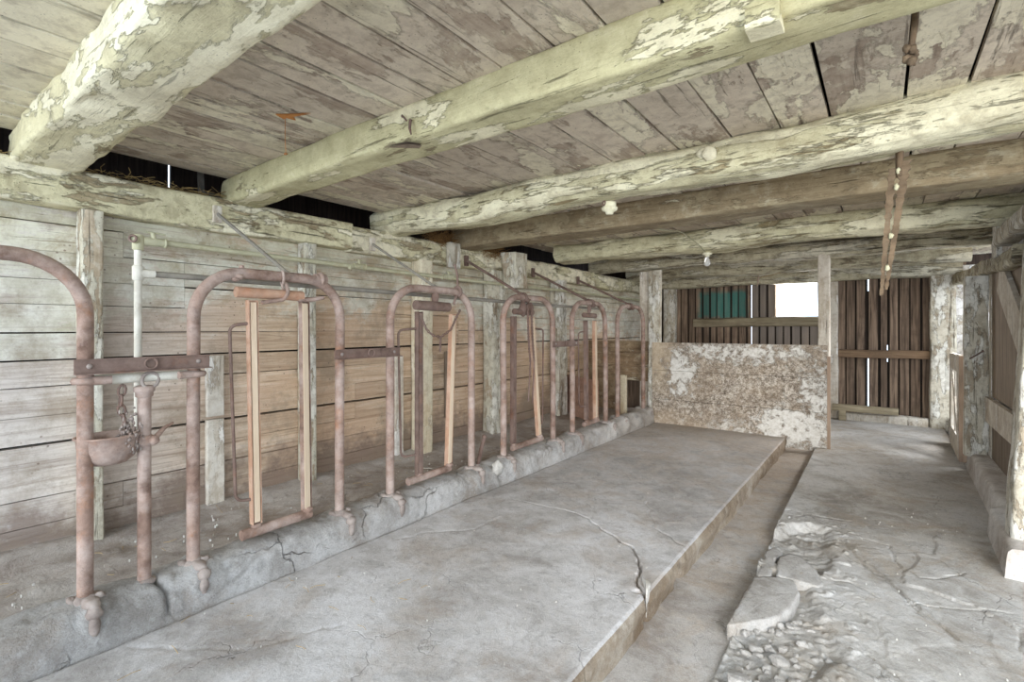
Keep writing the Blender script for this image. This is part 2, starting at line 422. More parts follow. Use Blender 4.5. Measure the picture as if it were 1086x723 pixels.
def wall_mat():
    m = NT('left_wall_limewashed_planks'); v = m.coord(); o = m.tc.outputs['Object']; p = m.xyz()
    g = m.noise(m.scale(v, (1, .045, 1)), 30, 11, .68, 1.2)
    wood = m.ramp(g, (.3, (156, 130, 104)), (.5, (206, 180, 152)), (.7, (226, 207, 184)))
    wood = m.mix(m.rng(m.noise(o, 1.6, 9, .68), .46, .6, 0, .45), wood, (194, 160, 132))
    near = m.rng(p[1], 1.7, .55)                                  # the near end of the wall has weathered silver-grey
    wood = m.mix(m.math('MULTIPLY', near, .8), wood, m.ramp(g, (.3, (160, 150, 144)), (.52, (208, 203, 198)), (.72, (224, 221, 217))))
    n = m.noise(m.scale(o, (1, .5, 1)), 2.6, 14, .72, .35)
    hgt = m.math('ADD', p[2], m.math('MULTIPLY', m.math('MULTIPLY', m.rng(p[1], .85, .6), m.rng(p[2], 1.02, 1.06)), .5))
    hgt = m.math('ADD', hgt, m.math('MULTIPLY', m.rng(p[1], 4.2, 5.2), m.rng(p[2], .4, 1.0, .0, .35)))
    k = m.math('ADD', n, m.rng(hgt, .95, 1.85, -.24, .30))
    k1 = m.rng(k, .46, .56)
    lime = m.ramp(m.noise(v, 6, 11, .7), (.35, (188, 182, 162)), (.52, (218, 214, 200)), (.65, (232, 230, 220)))
    lime = m.mix(m.rng(p[2], 1.45, 1.8, 0, .5), lime, (206, 200, 164))
    c = m.mix(m.math('MULTIPLY', k1, m.rng(g, .34, .5, .35, 1.0)), wood, lime)
    flk = m.noise(m.scale(v, (1, .3, 1)), 14, 12, .72, .3)
    c = m.mix(m.rng(flk, .55, .60, 0, .7), c, wood)
    dl = m.math('ADD', m.noise(o, 3.5, 11, .72), m.rng(p[2], .1, .62, .2, -.28))
    c = m.mix(m.rng(dl, .41, .6, 0, .8), c, (128, 110, 98))
    gr = m.rng(m.noise(o, 2.2, 12, .75), .5, .62, 0, .6)
    c = m.mix(gr, c, (150, 134, 114))
    c = m.mix(m.rng(m.noise(v, 70, 5, .75), .56, .72, 0, .35), c, (120, 102, 86))
    ck = m.rng(m.noise(m.scale(v, (1, .06, 1)), 22, 8, .72, .5), .40, .34)
    c = m.mix(m.math('MULTIPLY', m.math('MULTIPLY', ck, m.rng(p[2], 1.3, 1.7, .25, 1.0)), .8), c, (112, 94, 70))
    c = m.mix(m.math('MULTIPLY', m.rng(m.noise(o, 6, 12, .75, .4), .52, .64, 0, .55), m.rng(p[2], 1.2, 1.5)), c, (160, 142, 108))
    spk = m.rng(m.vor(o, 26), .16, .10)
    c = m.mix(m.math('MULTIPLY', spk, m.rng(m.noise(o, 3, 4), .48, .56, 0, .7)), c, (112, 92, 78))
    hsv = m.n.new('ShaderNodeHueSaturation'); m.set(hsv.inputs['Value'], m.rng(m.rnd(), 0, 1, .88, 1.04)); m.set(hsv.inputs['Color'], c)
    m.bump(m.math('ADD', m.math('ADD', m.math('MULTIPLY', g, 1.0), m.math('MULTIPLY', k1, .3)), m.math('MULTIPLY', flk, .6)), .75, .008)
    return m.done(hsv.outputs[0])
M['wall'] = wall_mat()

def panel_mat():
    m = NT('mouldy_flaking_partition'); o = m.tc.outputs['Object']; p = m.xyz()
    n = m.noise(o, 10, 14, .78, .4); s = m.noise(o, 30, 11, .82); big = m.noise(o, 2.4, 10, .7, .4)
    c = m.ramp(s, (.40, (84, 74, 64)), (.49, (142, 130, 116)), (.58, (204, 195, 182)))
    c = m.mix(m.rng(big, .44, .58, 0, .35), c, (160, 140, 116))
    c = m.mix(m.math('MULTIPLY', m.math('MULTIPLY', m.rng(p[0], -.62, -.85), m.rng(p[2], .4, .75)), .7), c, (186, 168, 142))
    c = m.mix(m.rng(m.noise(o, 5.5, 12, .75, .5), .5, .62, 0, .6), c, (104, 90, 77))
    tot = None
    for cx, cz, rx, rz, am in ((-.58,.72,.22,.34,.20), (.15,1.02,.95,.16,.15), (.62,.20,.45,.28,.22), (.85,.5,.25,.5,.14), (-.2,1.0,.4,.12,.1), (.1,.12,.5,.16,.12)):
        a = m.math('DIVIDE', m.math('SUBTRACT', p[0], cx), rx); b = m.math('DIVIDE', m.math('SUBTRACT', p[2], cz), rz)
        r2 = m.math('ADD', m.math('MULTIPLY', a, a), m.math('MULTIPLY', b, b))
        e = m.rng(r2, 1.2, .0, 0, am)
        tot = e if tot is None else m.math('MAXIMUM', tot, e)
    k = m.math('ADD', n, tot)
    kk = m.rng(k, .585, .65)
    c = m.mix(kk, c, m.ramp(s, (.34, (176, 168, 154)), (.52, (212, 208, 200)), (.66, (224, 221, 216))))
    low = m.math('MULTIPLY', m.rng(p[2], .34, .02), m.rng(p[0], .4, -.5))
    c = m.mix(m.math('MULTIPLY', low, .5), c, (190, 168, 142))
    c = m.mix(m.rng(m.noise(o, 90, 7, .85), .57, .66, 0, .6), c, (214, 206, 194))
    m.bump(m.math('ADD', s, kk), .7, .007)
    return m.done(c)
M['panel'] = panel_mat()

def backwall_mat():
    m = NT('dark_weathered_back_planks'); v = m.coord(); p = m.xyz()
    g = m.noise(m.scale(v, (1, 1, .05)), 30, 9, .62, .5)
    c = m.ramp(g, (.32, (66, 54, 46)), (.68, (148, 126, 106)))
    c = m.mix(m.rng(m.noise(v, 4, 8, .65), .5, .7, 0, .5), c, (74, 62, 53))
    # old teal paint brushed across a stretch of the boards
    o = m.tc.outputs['Object']; w = m.math('MULTIPLY', m.math('SUBTRACT', m.noise(o, 5, 6, .6), .5), .35)
    px = m.math('ADD', p[0], w); pz = m.math('ADD', p[2], m.math('MULTIPLY', w, .5))
    box = m.math('MULTIPLY', m.math('MULTIPLY', m.rng(px, -2.5, -2.42), m.rng(px, -1.66, -1.76)), m.math('MULTIPLY', m.rng(pz, 1.34, 1.40), m.rng(pz, 1.83, 1.76)))
    c = m.mix(m.math('MULTIPLY', box, .72), c, (44, 112, 104))
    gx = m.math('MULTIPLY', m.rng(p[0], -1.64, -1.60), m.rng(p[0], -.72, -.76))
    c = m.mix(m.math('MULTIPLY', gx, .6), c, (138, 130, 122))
    hsv = m.n.new('ShaderNodeHueSaturation'); m.set(hsv.inputs['Value'], m.rng(m.rnd(), 0, 1, .72, 1.15)); m.set(hsv.inputs['Color'], c)
    m.bump(g, .6, .005)
    return m.done(hsv.outputs[0])
M['back'] = backwall_mat()

def glassbulb():
    m = NT('clear_dusty_glass', .25); m.b.inputs['Transmission Weight'].default_value = .55
    m.b.inputs['IOR'].default_value = 1.2
    return m.done((232, 230, 226))
M['bulb'] = glassbulb()

def fade_step_mat():
    """step riser: top arris clean grey like the slab, face stained brown"""
    return M['stepface']

# ------------------------------------------------------------------ FLOORS
SL0 = [(-.513,2.782),(-.533,3.129),(-.499,3.216),(-.44,3.141),(-.47,3.061),(-.457,2.812)]
SL1 = [(-.535,2.26),(-.533,2.533),(-.522,2.76),(-.446,2.815),(-.356,2.83),(-.316,2.716),(-.321,2.563),(-.364,2.44),(-.429,2.365),(-.483,2.30)]
SL2 = [(-.455,3.064),(-.415,3.14),(-.356,3.132),(-.275,3.022),(-.231,2.889),(-.245,2.84),(-.342,2.838),(-.432,2.836),(-.452,2.955)]
RUB1 = [(-.58,3.40),(-.47,3.70),(-.38,3.76),(-.267,3.728),(-.213,3.281),(-.26,3.0),(-.427,3.0),(-.56,3.05)]
RUB2 = [(-.56,1.4),(-.56,2.9),(-.32,2.84),(-.27,2.75),(-.22,2.6),(-.12,2.42),(-.16,2.2),(-.22,1.95),(-.3,1.4)]
WC = [[(-.55,3.9),(-.505,3.937),(-.334,3.913),(-.153,3.948)],
      [(.036,3.66),(.043,3.473),(.077,3.336),(.15,3.243),(.207,3.273),(.358,3.446)],
      [(-.2,3.43),(-.151,3.356),(-.042,3.196),(.053,3.079),(.134,2.904),(.193,2.813),(.25,2.72)],
      [(-.263,2.981),(-.116,2.997),(-.058,2.963),(-.021,2.917)],
      [(-.108,2.39),(-.032,2.376),(.026,2.32),(.066,2.276),(.12,2.2)],
      [(.469,3.09),(.456,2.927),(.444,2.767),(.46,2.6)],
      [(-.095,3.68),(.037,3.664)],
      [(.102,2.928),(.254,2.994),(.37,3.053),(.469,3.09)],
      [(-.22,3.6),(-.1,3.35),(.0,3.2),(.08,3.0),(.15,2.83)]]

def walkway():
    ys = uq(np.concatenate([np.arange(-3, 1.4, .1), np.arange(1.4, 1.85, .012), np.arange(1.85, 3.8, .0075), np.arange(3.8, 4.3, .012), np.arange(4.3, 8.6, .05)]))
    s = uq(np.concatenate([np.arange(0, 1.0, .0075), np.arange(1.0, 1.24, .02)]))
    Y, S = np.meshgrid(ys, s, indexing='ij')
    xe = np.interp(Y, [-3, 1.84, 2.21, 3.18, 6.05, 8.6], [-.50, -.512, -.515, -.545, -.57, -.6])
    X = xe+S
    inr = np.minimum(sdp(X, Y, RUB1), sdp(X, Y, RUB2))
    z = -.07+.012*fbm(X*1.3, Y*1.3, 4, 3)+.004*fbm(X*9, Y*9, 3, 5)
    # heaved plates of the broken slab
    wx = X+.12*fbm(X*2.2, Y*2.2, 3, 11); wy = Y+.12*fbm(X*2.2, Y*2.2, 3, 23)
    gate = sstep(4.3, 3.4, Y)
    cell = np.zeros_like(X); best = np.full(X.shape, 9.0)
    r2 = random.Random(4)
    for i in range(26):
        cx, cy, o = r2.uniform(-.4, .65), r2.uniform(1.4, 4.1), r2.uniform(-.007, .007)
        d = np.hypot(wx-cx, (wy-cy)*.8); k = d < best
        cell = np.where(k, o, cell); best = np.where(k, d, best)
    z = z+cell*gate
    for i, pl in enumerate(WC):
        jx = X+.018*fbm(X*14, Y*14, 3, 40+i); jy = Y+.018*fbm(X*14, Y*14, 3, 60+i)
        d = dpoly(jx, jy, pl)
        w = np.clip(.003+.007*(fbm(X*5, Y*5, 2, 80+i)+.1), .0005, 1)
        z = z-.010*sstep(w+.0025, w*.2, d)
    k = sstep(.03, -.04, inr+.05*fbm(X*7, Y*7, 4, 8))
    rough = -.105-.02*sstep(-.2, -.5, X)+.012*fbm(X*5, Y*5, 5, 14)+.010*fbm(X*30, Y*30, 4, 19)
    z = z*(1-k)+rough*k
    # gravelly crumbs scattered around the broken part
    crumb = np.clip(fbm(X*42, Y*42, 2, 31)-.2, 0, 1)*.03*sstep(.35, .0, inr)
    z = z+crumb
    A = np.stack([X, Y, z], -1)
    # broken edge down into the gutter
    side = []
    for t, dz in ((.0, 0), (.35, -.03), (.7, -.055), (1., -.1)):
        e = A[:, 0, :].copy(); e[:, 0] -= .008*t+.01*fbm(ys*12, ys*0+t, 3, 7)*t
        e[:, 2] = np.minimum(e[:, 2]+dz, e[:, 2]); side.append(e)
    A = np.concatenate([np.stack(side[::-1][:-1], 1), A], 1)
    mb = MB(); mb.sheet(A[:, ::-1]); mb.f = [f[::-1] for f in mb.f]
    return mb
struct(walkway(), 'floor', M['floor'])

def gutter():
    ys = np.arange(-3, 8.6, .03); s = np.arange(0, .50, .02); Y, S = np.meshgrid(ys, s, indexing='ij')
    X = -.94+S; z = -.142+.008*fbm(X*2, Y*2, 4, 2)+.003*fbm(X*15, Y*15, 2, 3)
    for yy in (1.75, 2.75, 3.4): z = z-.006*sstep(.012, .0, np.abs(Y-yy+.05*fbm(X*5, Y*0, 2, 5)))
    mb = MB(); mb.sheet(np.stack([X, Y, z], -1)); mb.f = [f[::-1] for f in mb.f]; return mb
struct(gutter(), 'gutter_floor', M['gutter'])

CA = [(-1.682,2.819),(-1.502,2.771),(-1.328,2.683),(-1.181,2.598),(-1.105,2.579),(-1.011,2.468),(-.96,2.367),(-.928,2.253),(-.90,2.19),(-.84,2.14)]
CB = [[(-2.212,1.857),(-2.151,2.017),(-2.037,2.136),(-1.934,2.23),(-1.949,2.476),(-1.925,2.398)], [(-2.063,2.78),(-1.85,2.80),(-1.682,2.819)], [(-2.3,.62),(-1.9,.9),(-1.75,1.2)], [(-.88,2.75),(-1.1,2.9),(-1.3,3.3)]]
def platform():
    ys = uq(np.concatenate([np.arange(-3, .2, .1), np.arange(.2, 1.7, .0105), np.arange(1.7, 3.0, .0065), np.arange(3.0, 3.6, .0105), np.arange(3.6, 6.17, .04)]))
    xs = uq(np.concatenate([np.arange(-2.42, -1.75, .0105), np.arange(-1.75, -.90, .0065), np.arange(-.90, -.852, .006)]))
    Y, X = np.meshgrid(ys, xs, indexing='ij')
    z = .010*fbm(X*1.1, Y*1.1, 4, 9)+.0035*fbm(X*8, Y*8, 3, 15)
    jx = X+.03*fbm(X*12, Y*12, 3, 51); jy = Y+.03*fbm(X*12, Y*12, 3, 52)
    z = z-.028*sstep(.0075, .002, dpoly(jx, jy, CA)*(.75+.8*sstep(-1.1, -1.65, X)))
    for i, c in enumerate(CB): z = z-.005*sstep(.008, .002, dpoly(jx, jy, c))
    # notch broken out of the arris where the crack runs over the step
    z = z-.05*sstep(.022, .006, np.hypot((X+.878)*.45, Y-2.165-.4*(X+.878)))
    z = z-.007*sstep(-.866, -.852, X)
    z = z-.02*sstep(.018, .0, np.abs(X+2.335+.012*fbm(Y*5, Y*0, 3, 91)))
    A = np.stack([X, Y, z], -1); side = []
    for t in (.12, .25, .4, .6, .8, 1.0):
        e = A[:, -1, :].copy(); zz = e[:, 2]
        e[:, 0] += .012*math.sin(PI*min(1, t*1.6))-.004*t+.022*fbm(ys*5, ys*0+t*4, 4, 77)*(.3+t)
        e[:, 0] -= .05*t*np.exp(-((ys-2.62)/.05)**2)+.05*np.exp(-((ys-2.165)/.016)**2)
        e[:, 2] = zz*(1-t)-.16*t; side.append(e)
    T = MB(); T.sheet(A); T.f = [f[::-1] for f in T.f]
    S = MB(); S.sheet(np.stack([A[:, -1, :]]+side, 1)); S.f = [f[::-1] for f in S.f]
    # end face under the partition
    e0 = A[-1]; e1 = e0.copy(); e1[:, 2] = -.16
    S.sheet(np.stack([e0, e1], 0))
    return T, S
T, S = platform()
struct(T, 'floor_platform', M['platform']); struct(S, 'platform_step', M['stepface'])

LEGY = [(-.19,.54),(.912,1.652),(2.01,2.77),(3.16,3.91),(4.27,5.0),(5.31,6.08)]
FEET = [y for p in LEGY for y in p]
def curb():
    ys = uq(np.concatenate([np.arange(-3, .1, .06), np.arange(.1, 4.4, .012), np.arange(4.4, 6.25, .02)]))
    prof = [(-2.60,.055),(-2.585,.10),(-2.565,.13),(-2.545,.148),(-2.52,.156),(-2.49,.159),(-2.455,.16),(-2.425,.158),(-2.40,.152),(-2.377,.140),(-2.360,.118),(-2.351,.09),(-2.347,.066),(-2.344,.042),(-2.341,.018),(-2.339,-.006),(-2.336,-.024)]
    rings = np.zeros((len(ys), len(prof), 3))
    for j, (x, z) in enumerate(prof):
        far = sstep(3.6, 5.4, ys)
        up = min(1, max(0, (z+.02)/.12))
        n = .012*fbm(ys*2, ys*0+j*.25, 4, 5)+.010*fbm(ys*14, ys*0+j*.6, 3, 6)+.011*fbm(ys*34, ys*0+j*1.1, 3, 16)+far*.05*fbm(ys*4, ys*0+j*.3, 3, 12)
        bump = sum(np.exp(-((ys-f-.02)/.055)**2) for f in FEET)*(.012+.025*far)
        dx = (n+bump*1.1)*up if x > -2.47 else -n*.6*up
        dz = (n*.8+bump)*up if z > .12 else 0
        cut = np.exp(-((ys-.76-.05*(j-8)/8+.02*fbm(ys*0+j*.7, ys*0, 2, 3))/.008)**2)*.03*up+np.exp(-((ys-2.95-.01*(j-8))/.02)**2)*.035*up
        rings[:, j, 0] = x+dx-cut*(1 if x > -2.47 else -.2); rings[:, j, 1] = ys; rings[:, j, 2] = z+dz-cut*.8
    mb = MB(); mb.sheet(rings)
    mb.f = [f[::-1] for f in mb.f]
    return mb
struct(curb(), 'trim_1', M['curb'])

def manger():
    ys = np.arange(-3, 8.5, .025); xs = np.arange(-3.42, -2.53, .02); Y, X = np.meshgrid(ys, xs, indexing='ij')
    z = .095+.03*sstep(-3.1, -3.36, X)+.028*fbm(X*2, Y*2, 4, 21)+.010*fbm(X*14, Y*14, 3, 22)
    z = z-.045*sstep(-2.66, -2.59, X)*sstep(.3, .7, vnoise(Y*1.3, Y*0, 4)+.5)
    mb = MB(); mb.sheet(np.stack([X, Y, z], -1)); mb.f = [f[::-1] for f in mb.f]; return mb
struct(manger(), 'manger_floor', M['manger'])

# base ground under everything and in front of the barn
g = MB(); g.box(-6, 6, -9, 8.6, -.4, -.2); struct(g, 'ground', M['manger'])
g = MB(); g.box(.74, 3.5, -3, 3.45, -.2, -.085); struct(g, 'floor_side', M['floor'])

# right-hand kerb
def kerb():
    ys = np.arange(3.5, 8.6, .03); rings = []
    prof = [(.0,-.16),(.0,-.07),(.008,-.02),(.012,.04),(.016,.075),(.03,.09),(.06,.094),(.10,.095),(.18,.092),(.26,.09)]
    R_ = np.zeros((len(ys), len(prof), 3))
    for j, (x, z) in enumerate(prof):
        xo = np.interp(ys, [3.5, 4.25, 4.3, 8.6], [.495, .52, .575, .665])
        n = .010*fbm(ys*5, ys*0+j*.4, 4, 33)
        R_[:, j, 0] = xo+x+n*(z > -.05); R_[:, j, 1] = ys; R_[:, j, 2] = z+n*.7*(z > 0)
    mb = MB(); mb.sheet(R_)
    mb.f = [f[::-1] for f in mb.f]
    e = R_[0].copy(); b = e.copy(); b[:, 2] = -.16
    mb.sheet(np.stack([b, e], 0)); return mb
struct(kerb(), 'trim_2', M['kerb'])

# ------------------------------------------------------------------ LEFT WALL, PLATE
def left_wall():
    mb = MB(); zs = [.03,.225,.36,.49,.63,.765,.91,1.048,1.18,1.32,1.446,1.59,1.73,1.87,2.0]
    for i, (a, b) in enumerate(zip(zs, zs[1:])):
        y = -3.0; r = random.Random(i*5+1)
        gap = .013 if abs(b-1.048) < .01 or abs(b-.63) < .01 else .003
        while y < 8.5:
            L = r.choice([2.1, 3.3, 3.9]); y2 = min(8.55, y+L)
            d = r.uniform(-.004, .004); w = r.uniform(-.004, .004)
            mb.add([(-3.40, y+.002, a+w), (-3.35+d, y+.002, a+w), (-3.35+d, y+.002, b-gap+w), (-3.40, y+.002, b-gap+w),
                    (-3.40, y2, a-w), (-3.35-d, y2, a-w), (-3.35-d, y2, b-gap-w), (-3.40, y2, b-gap-w)],
                   [(0,1,2,3),(7,6,5,4),(0,4,5,1),(1,5,6,2),(2,6,7,3),(3,7,4,0)])
            y = y2
    return mb
struct(left_wall(), 'wall_left', M['wall'])
g = MB(); g.box(-3.46, -3.405, -3, 8.5, -.1, 1.98); struct(g, 'wall_left_backing', M['dark_back'])

g = MB(); g.timber('y', -1.2, 2.3, -3.37, -3.235, 1.80, 2.0, 8, .007, 3, .03); g.timber('y', 2.29, 6.25, -3.37, -3.225, 1.79, 1.985, 6, .011, 5, .03)
g.timber('y', 6.24, 8.45, -3.37, -3.23, 1.78, 1.97, 6, .012, 8, .04)
tag(g.build('wall_plate', M['plate']), 'long flaking whitewashed timber lying along the top of the plank wall, carrying the beam ends', 'beam')

# ------------------------------------------------------------------ CEILING
def ceiling():
    mb = MB(); beams = [-1.4, .57, 1.52, 2.7, 3.62, 5.0, 6.32, 7.6, 8.55]; r = random.Random(12)
    for bi, (y0, y1) in enumerate(zip(beams, beams[1:])):
        x = -3.31+r.uniform(0, .02)
        while x < 1.25:
            w = r.uniform(.17, .29)
            if bi < 2: w = r.uniform(.15, .24)
            s = r.uniform(0, .006); t = r.uniform(-.004, .004); zz = 2.135+r.uniform(0, .006)
            gap = r.choice([.005, .006, .008, .012])
            x0 = x+gap/2; x1 = x+w-gap/2
            n = 6
            up = []; dn = []
            rings = []
            for k in range(n+1):
                yy = y0+(y1-y0)*k/n; o = .003*mnoise.noise(Vector((x*9, yy*3, 0))); q = .004*mnoise.noise(Vector((x*9, yy*2.2, 5)))
                rings.append([(x0+q, yy, zz+s+o), (x0+q, yy, zz+.026), (x1+q, yy, zz+.026), (x1+q, yy, zz+t+o)])
            mb.loft(rings, smooth=False)
            x += w
    return mb
struct(ceiling(), 'ceiling', M['ceil'])
# loft over the boards: roof and outer wall, seen through the open strip over the wall plate
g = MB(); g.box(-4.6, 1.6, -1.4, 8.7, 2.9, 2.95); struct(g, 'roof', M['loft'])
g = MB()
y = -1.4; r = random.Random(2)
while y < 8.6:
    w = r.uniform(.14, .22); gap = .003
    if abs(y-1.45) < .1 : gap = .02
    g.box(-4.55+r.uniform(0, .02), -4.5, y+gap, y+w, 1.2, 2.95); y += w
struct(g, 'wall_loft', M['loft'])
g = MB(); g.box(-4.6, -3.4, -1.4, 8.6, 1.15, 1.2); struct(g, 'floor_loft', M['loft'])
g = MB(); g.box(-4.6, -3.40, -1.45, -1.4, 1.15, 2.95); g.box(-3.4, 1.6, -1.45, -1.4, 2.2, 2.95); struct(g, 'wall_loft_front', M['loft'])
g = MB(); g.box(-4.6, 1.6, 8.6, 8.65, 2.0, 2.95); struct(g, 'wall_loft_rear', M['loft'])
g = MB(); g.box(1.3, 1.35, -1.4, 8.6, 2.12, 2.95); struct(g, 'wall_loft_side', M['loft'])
# a weathered rack standing in the dark behind the open strip
t = thing('wooden_rack', 'small grey wooden rack in the dark gap above the wall plate', 'rack', (-3.62, 1.6, 2.06))
g = MB(); g.bar((-3.62,1.42,1.4), (-3.62,1.38,2.55), .025, .04, (1,0,0)); g.build('upright', M['pipe_g'], t)
g = MB(); g.bar((-3.62,1.60,1.4), (-3.62,1.57,2.55), .025, .04, (1,0,0)); g.build('upright', M['pipe_g'], t)
g = MB(); g.bar((-3.62,1.38,2.09), (-3.62,1.62,2.10), .02, .03); g.build('rail', M['pipe_g'], t)
g = MB(); g.bar((-3.62,1.38,2.32), (-3.62,1.62,2.32), .02, .03); g.build('rail', M['pipe_g'], t)

# ------------------------------------------------------------------ BEAMS
def beam(mat, label, **k):
    g = MB(); g.timber('x', **k); return tag(g.build('ceiling_beam', mat), label, 'beam')
beam(M['beam_a'], 'very thick whitewashed ceiling beam nearest the viewer, over the water bowl', a0=-3.36, a1=1.3, b0=.45, b1=.70, c0=1.99, c1=2.15, n=7, amp=.014, seed=1, step=.025, seg=40, fr=3)
beam(M['beam_b'], 'pale green flaking beam with a rusty nail and a wooden cleat at its right end', a0=-3.34, a1=1.3, b0=1.40, b1=1.60, c0=1.985, c1=2.15, n=7, amp=.011, seed=2, step=.025, seg=36)
beam(M['beam_c'], 'round hewn limewashed log beam with an empty lamp socket under it', a0=-3.38, a1=1.3, b0=2.55, b1=2.84, c0=1.955, c1=2.16, n=2.7, amp=.022, seed=3, step=.025, seg=36)
beam(M['beam_d'], 'squared brownish beam with little paint, just behind the round hewn log', a0=-3.3, a1=1.0, b0=3.45, b1=3.73, c0=1.96, c1=2.15, n=9, amp=.008, seed=4, step=.04)
beam(M['beam_c'], 'limewashed log beam above the hanging light bulb', a0=-3.0, a1=.80, b0=4.80, b1=5.12, c0=1.95, c1=2.16, n=3, amp=.024, seed=5, step=.03)
beam(M['beam_e'], 'grey log beam resting on the post at the end of the stained partition', a0=-3.3, a1=.80, b0=6.18, b1=6.46, c0=1.965, c1=2.15, n=3, amp=.018, seed=6, step=.04)
beam(M['beam_e'], 'second last ceiling beam, greyish log between partition and back wall', a0=-3.3, a1=.80, b0=7.45, b1=7.72, c0=1.955, c1=2.15, n=3, amp=.018, seed=7, step=.04)
beam(M['beam_e'], 'rough grey timber lying across the top of the dark back wall', a0=-3.3, a1=.80, b0=8.25, b1=8.44, c0=1.865, c1=2.13, n=4, amp=.014, seed=8, step=.04)
# cleat on the second beam
g = MB(); g.timber('x', -.285, -.205, 1.385, 1.47, 1.972, 2.03, 8, .004, 3, .02)
tag(g.build('wooden_cleat', M['beam_b']), 'short wooden cleat fixed under the pale green beam near its right end', 'block')
t = thing('rusty_nail', 'dark nail driven in the face of the pale green beam, bent wire beside it', 'nail', (-1.62,1.4,2.06))
g = MB(); g.tube([(-1.64,1.41,2.10),(-1.60,1.375,2.085),(-1.56,1.365,2.05)], .004, 6); g.build('nail_shank', M['rust_d'], t)
g = MB(); g.tube([(-1.56,1.385,2.06),(-1.553,1.375,2.02),(-1.55,1.38,1.995)], [.007,.006,.003], 6); g.build('bent_wire', M['rust_d'], t)
g = MB(); g.add([(-1.75,1.41,1.995),(-1.60,1.40,1.975),(-1.55,1.44,1.968),(-1.60,1.47,1.975)], [(0,1,2,3)]); g.add([(-1.75,1.41,2.0),(-1.60,1.40,1.985),(-1.55,1.44,1.975),(-1.60,1.47,1.985)], [(3,2,1,0)])
tag(g.build('wood_splinter', M['grey_wood']), 'thin grey splinter peeling off the lower edge of the pale green beam', 'splinter')
# knob on the hewn log
g = MB(); g.blob((-.68,2.535,2.06), (.04,.03,.035), .35, 3); g.blob((-.71,2.54,2.07), (.035,.02,.03), .3, 5)
tag(g.build('wood_knot', M['beam_a']), 'lumpy whitewashed knot sticking out of the round hewn log beam', 'knot')

# right plate carrying the joists
g = MB(); g.timber('y', 4.45, 8.3, .70, .82, 1.66, 1.79, 4, .016, 12, .04)
g.v = [(x-.04*(8.3-y)/3.85, y, z-.055+.035*(y-4.45)) for x, y, z in g.v]
tag(g.build('wall_plate', M['beam_e']), 'rough hewn sloping timber over the broad post and gate on the right', 'beam')
g = MB(); g.timber('y', 3.80, 4.95, .64, .76, 1.79, 1.91, 6, .010, 14, .04)
tag(g.build('short_timber', M['post_g']), 'short grey timber running back from the top of the nearest right post', 'beam')
g = MB(); g.box(.66, .69, 4.96, 5.12, 1.72, 2.0)
tag(g.build('beam_hanger', M['post_g']), 'grey hanger board under the end of the log beam on the right', 'board')

# ------------------------------------------------------------------ POSTS ON THE LEFT WALL
def post(name, mat, label, x0, x1, y0, y1, z0, z1, seed, n=9, amp=.004, cat='post', lean=0):
    g = MB(); g.timber('z', z0, z1, x0, x1, y0, y1, n, amp, seed, .04, 24)
    return tag(g.build(name, mat), label, cat)
post('wall_post', M['post_p'], 'flaking whitewashed post on the plank wall behind the water bowl', -3.345, -3.235, .70, .79, .10, 1.805, 21)
post('wall_post', M['post_p'], 'whitewashed post on the plank wall behind the second loop, by its yoke', -3.345, -3.24, 1.91, 2.0, .10, 1.80, 22)
post('wall_post', M['post_c'], 'clean cream coloured post on the plank wall behind the third loop', -3.345, -3.21, 2.97, 3.12, .09, 1.80, 23, 8)
post('wall_post', M['post_p'], 'broad pinkish whitewashed post between the third and fourth loops', -3.345, -3.2, 3.95, 4.18, .09, 1.80, 24, 8, .007)
post('wall_post', M['post_g'], 'grey limewashed post beside the pinkish manger divider board', -3.345, -3.2, 5.25, 5.46, .08, 1.80, 25, 8, .007)
post('wall_batten', M['pale'], 'upper of two grey nailed battens right of the water bowl', -3.348, -3.315, 1.31, 1.41, .655, 1.03, 26, 12, .002, 'batten')
post('wall_batten', M['pale'], 'lower of two grey nailed battens right of the water bowl', -3.348, -3.31, 1.31, 1.41, .10, .635, 27, 12, .003, 'batten')
post('wall_batten', M['pale'], 'grey batten on the planks behind the guard rod of the third loop', -3.348, -3.315, 2.78, 2.865, .10, .96, 28, 12, .003, 'batten')
post('wall_batten', M['grey_wood'], 'short dark batten on the planks right of the cream post', -3.348, -3.325, 3.39, 3.46, .35, .98, 29, 12, .003, 'batten')
g = MB(); g.timber('z', 1.62, 1.99, -3.2, -3.02, 4.10, 4.33, 5, .032, 31, .02, 28)
tag(g.build('post_stub', M['post_p']), 'lumpy whitewashed timber stub hanging below the beam above the fourth loop', 'post')
g = MB(); g.box(-3.215,-3.17,3.29,3.43,1.76,1.99)
tag(g.build('beam_hanger', M['post_g']), 'grey board hanging from the squared brownish beam end against the wall plate', 'board')

# hay stuffed between plate and beams
def straw(name, boxes, n, mat, label, cat='hay', L=(.05,.14), r=.0016, flat=False):
    g = MB(); q = random.Random(len(label))
    for k in range(n):
        b = q.choice(boxes); p = Vector((q.uniform(b[0],b[1]), q.uniform(b[2],b[3]), q.uniform(b[4],b[5])))
        d = Vector((q.gauss(0,1), q.gauss(0,1), q.gauss(0,.15 if flat else .7))).normalized()*q.uniform(*L)
        m_ = p+d*.5+Vector((q.uniform(-1,1), q.uniform(-1,1), q.uniform(-.2,.6) if flat else q.uniform(-1,1)))*.012
        g.tube([p, m_, p+d], r, 4)
    return tag(g.build(name, mat), label, cat, None, 'stuff')
straw('hay', [(-3.36,-3.24,.72,1.42,2.006,2.022), (-3.36,-3.24,.1,.44,2.006,2.022)], 260, M['straw'], 'loose straw lying on top of the wall plate under the ceiling gap', 'straw', (.04,.1), .0013, True)
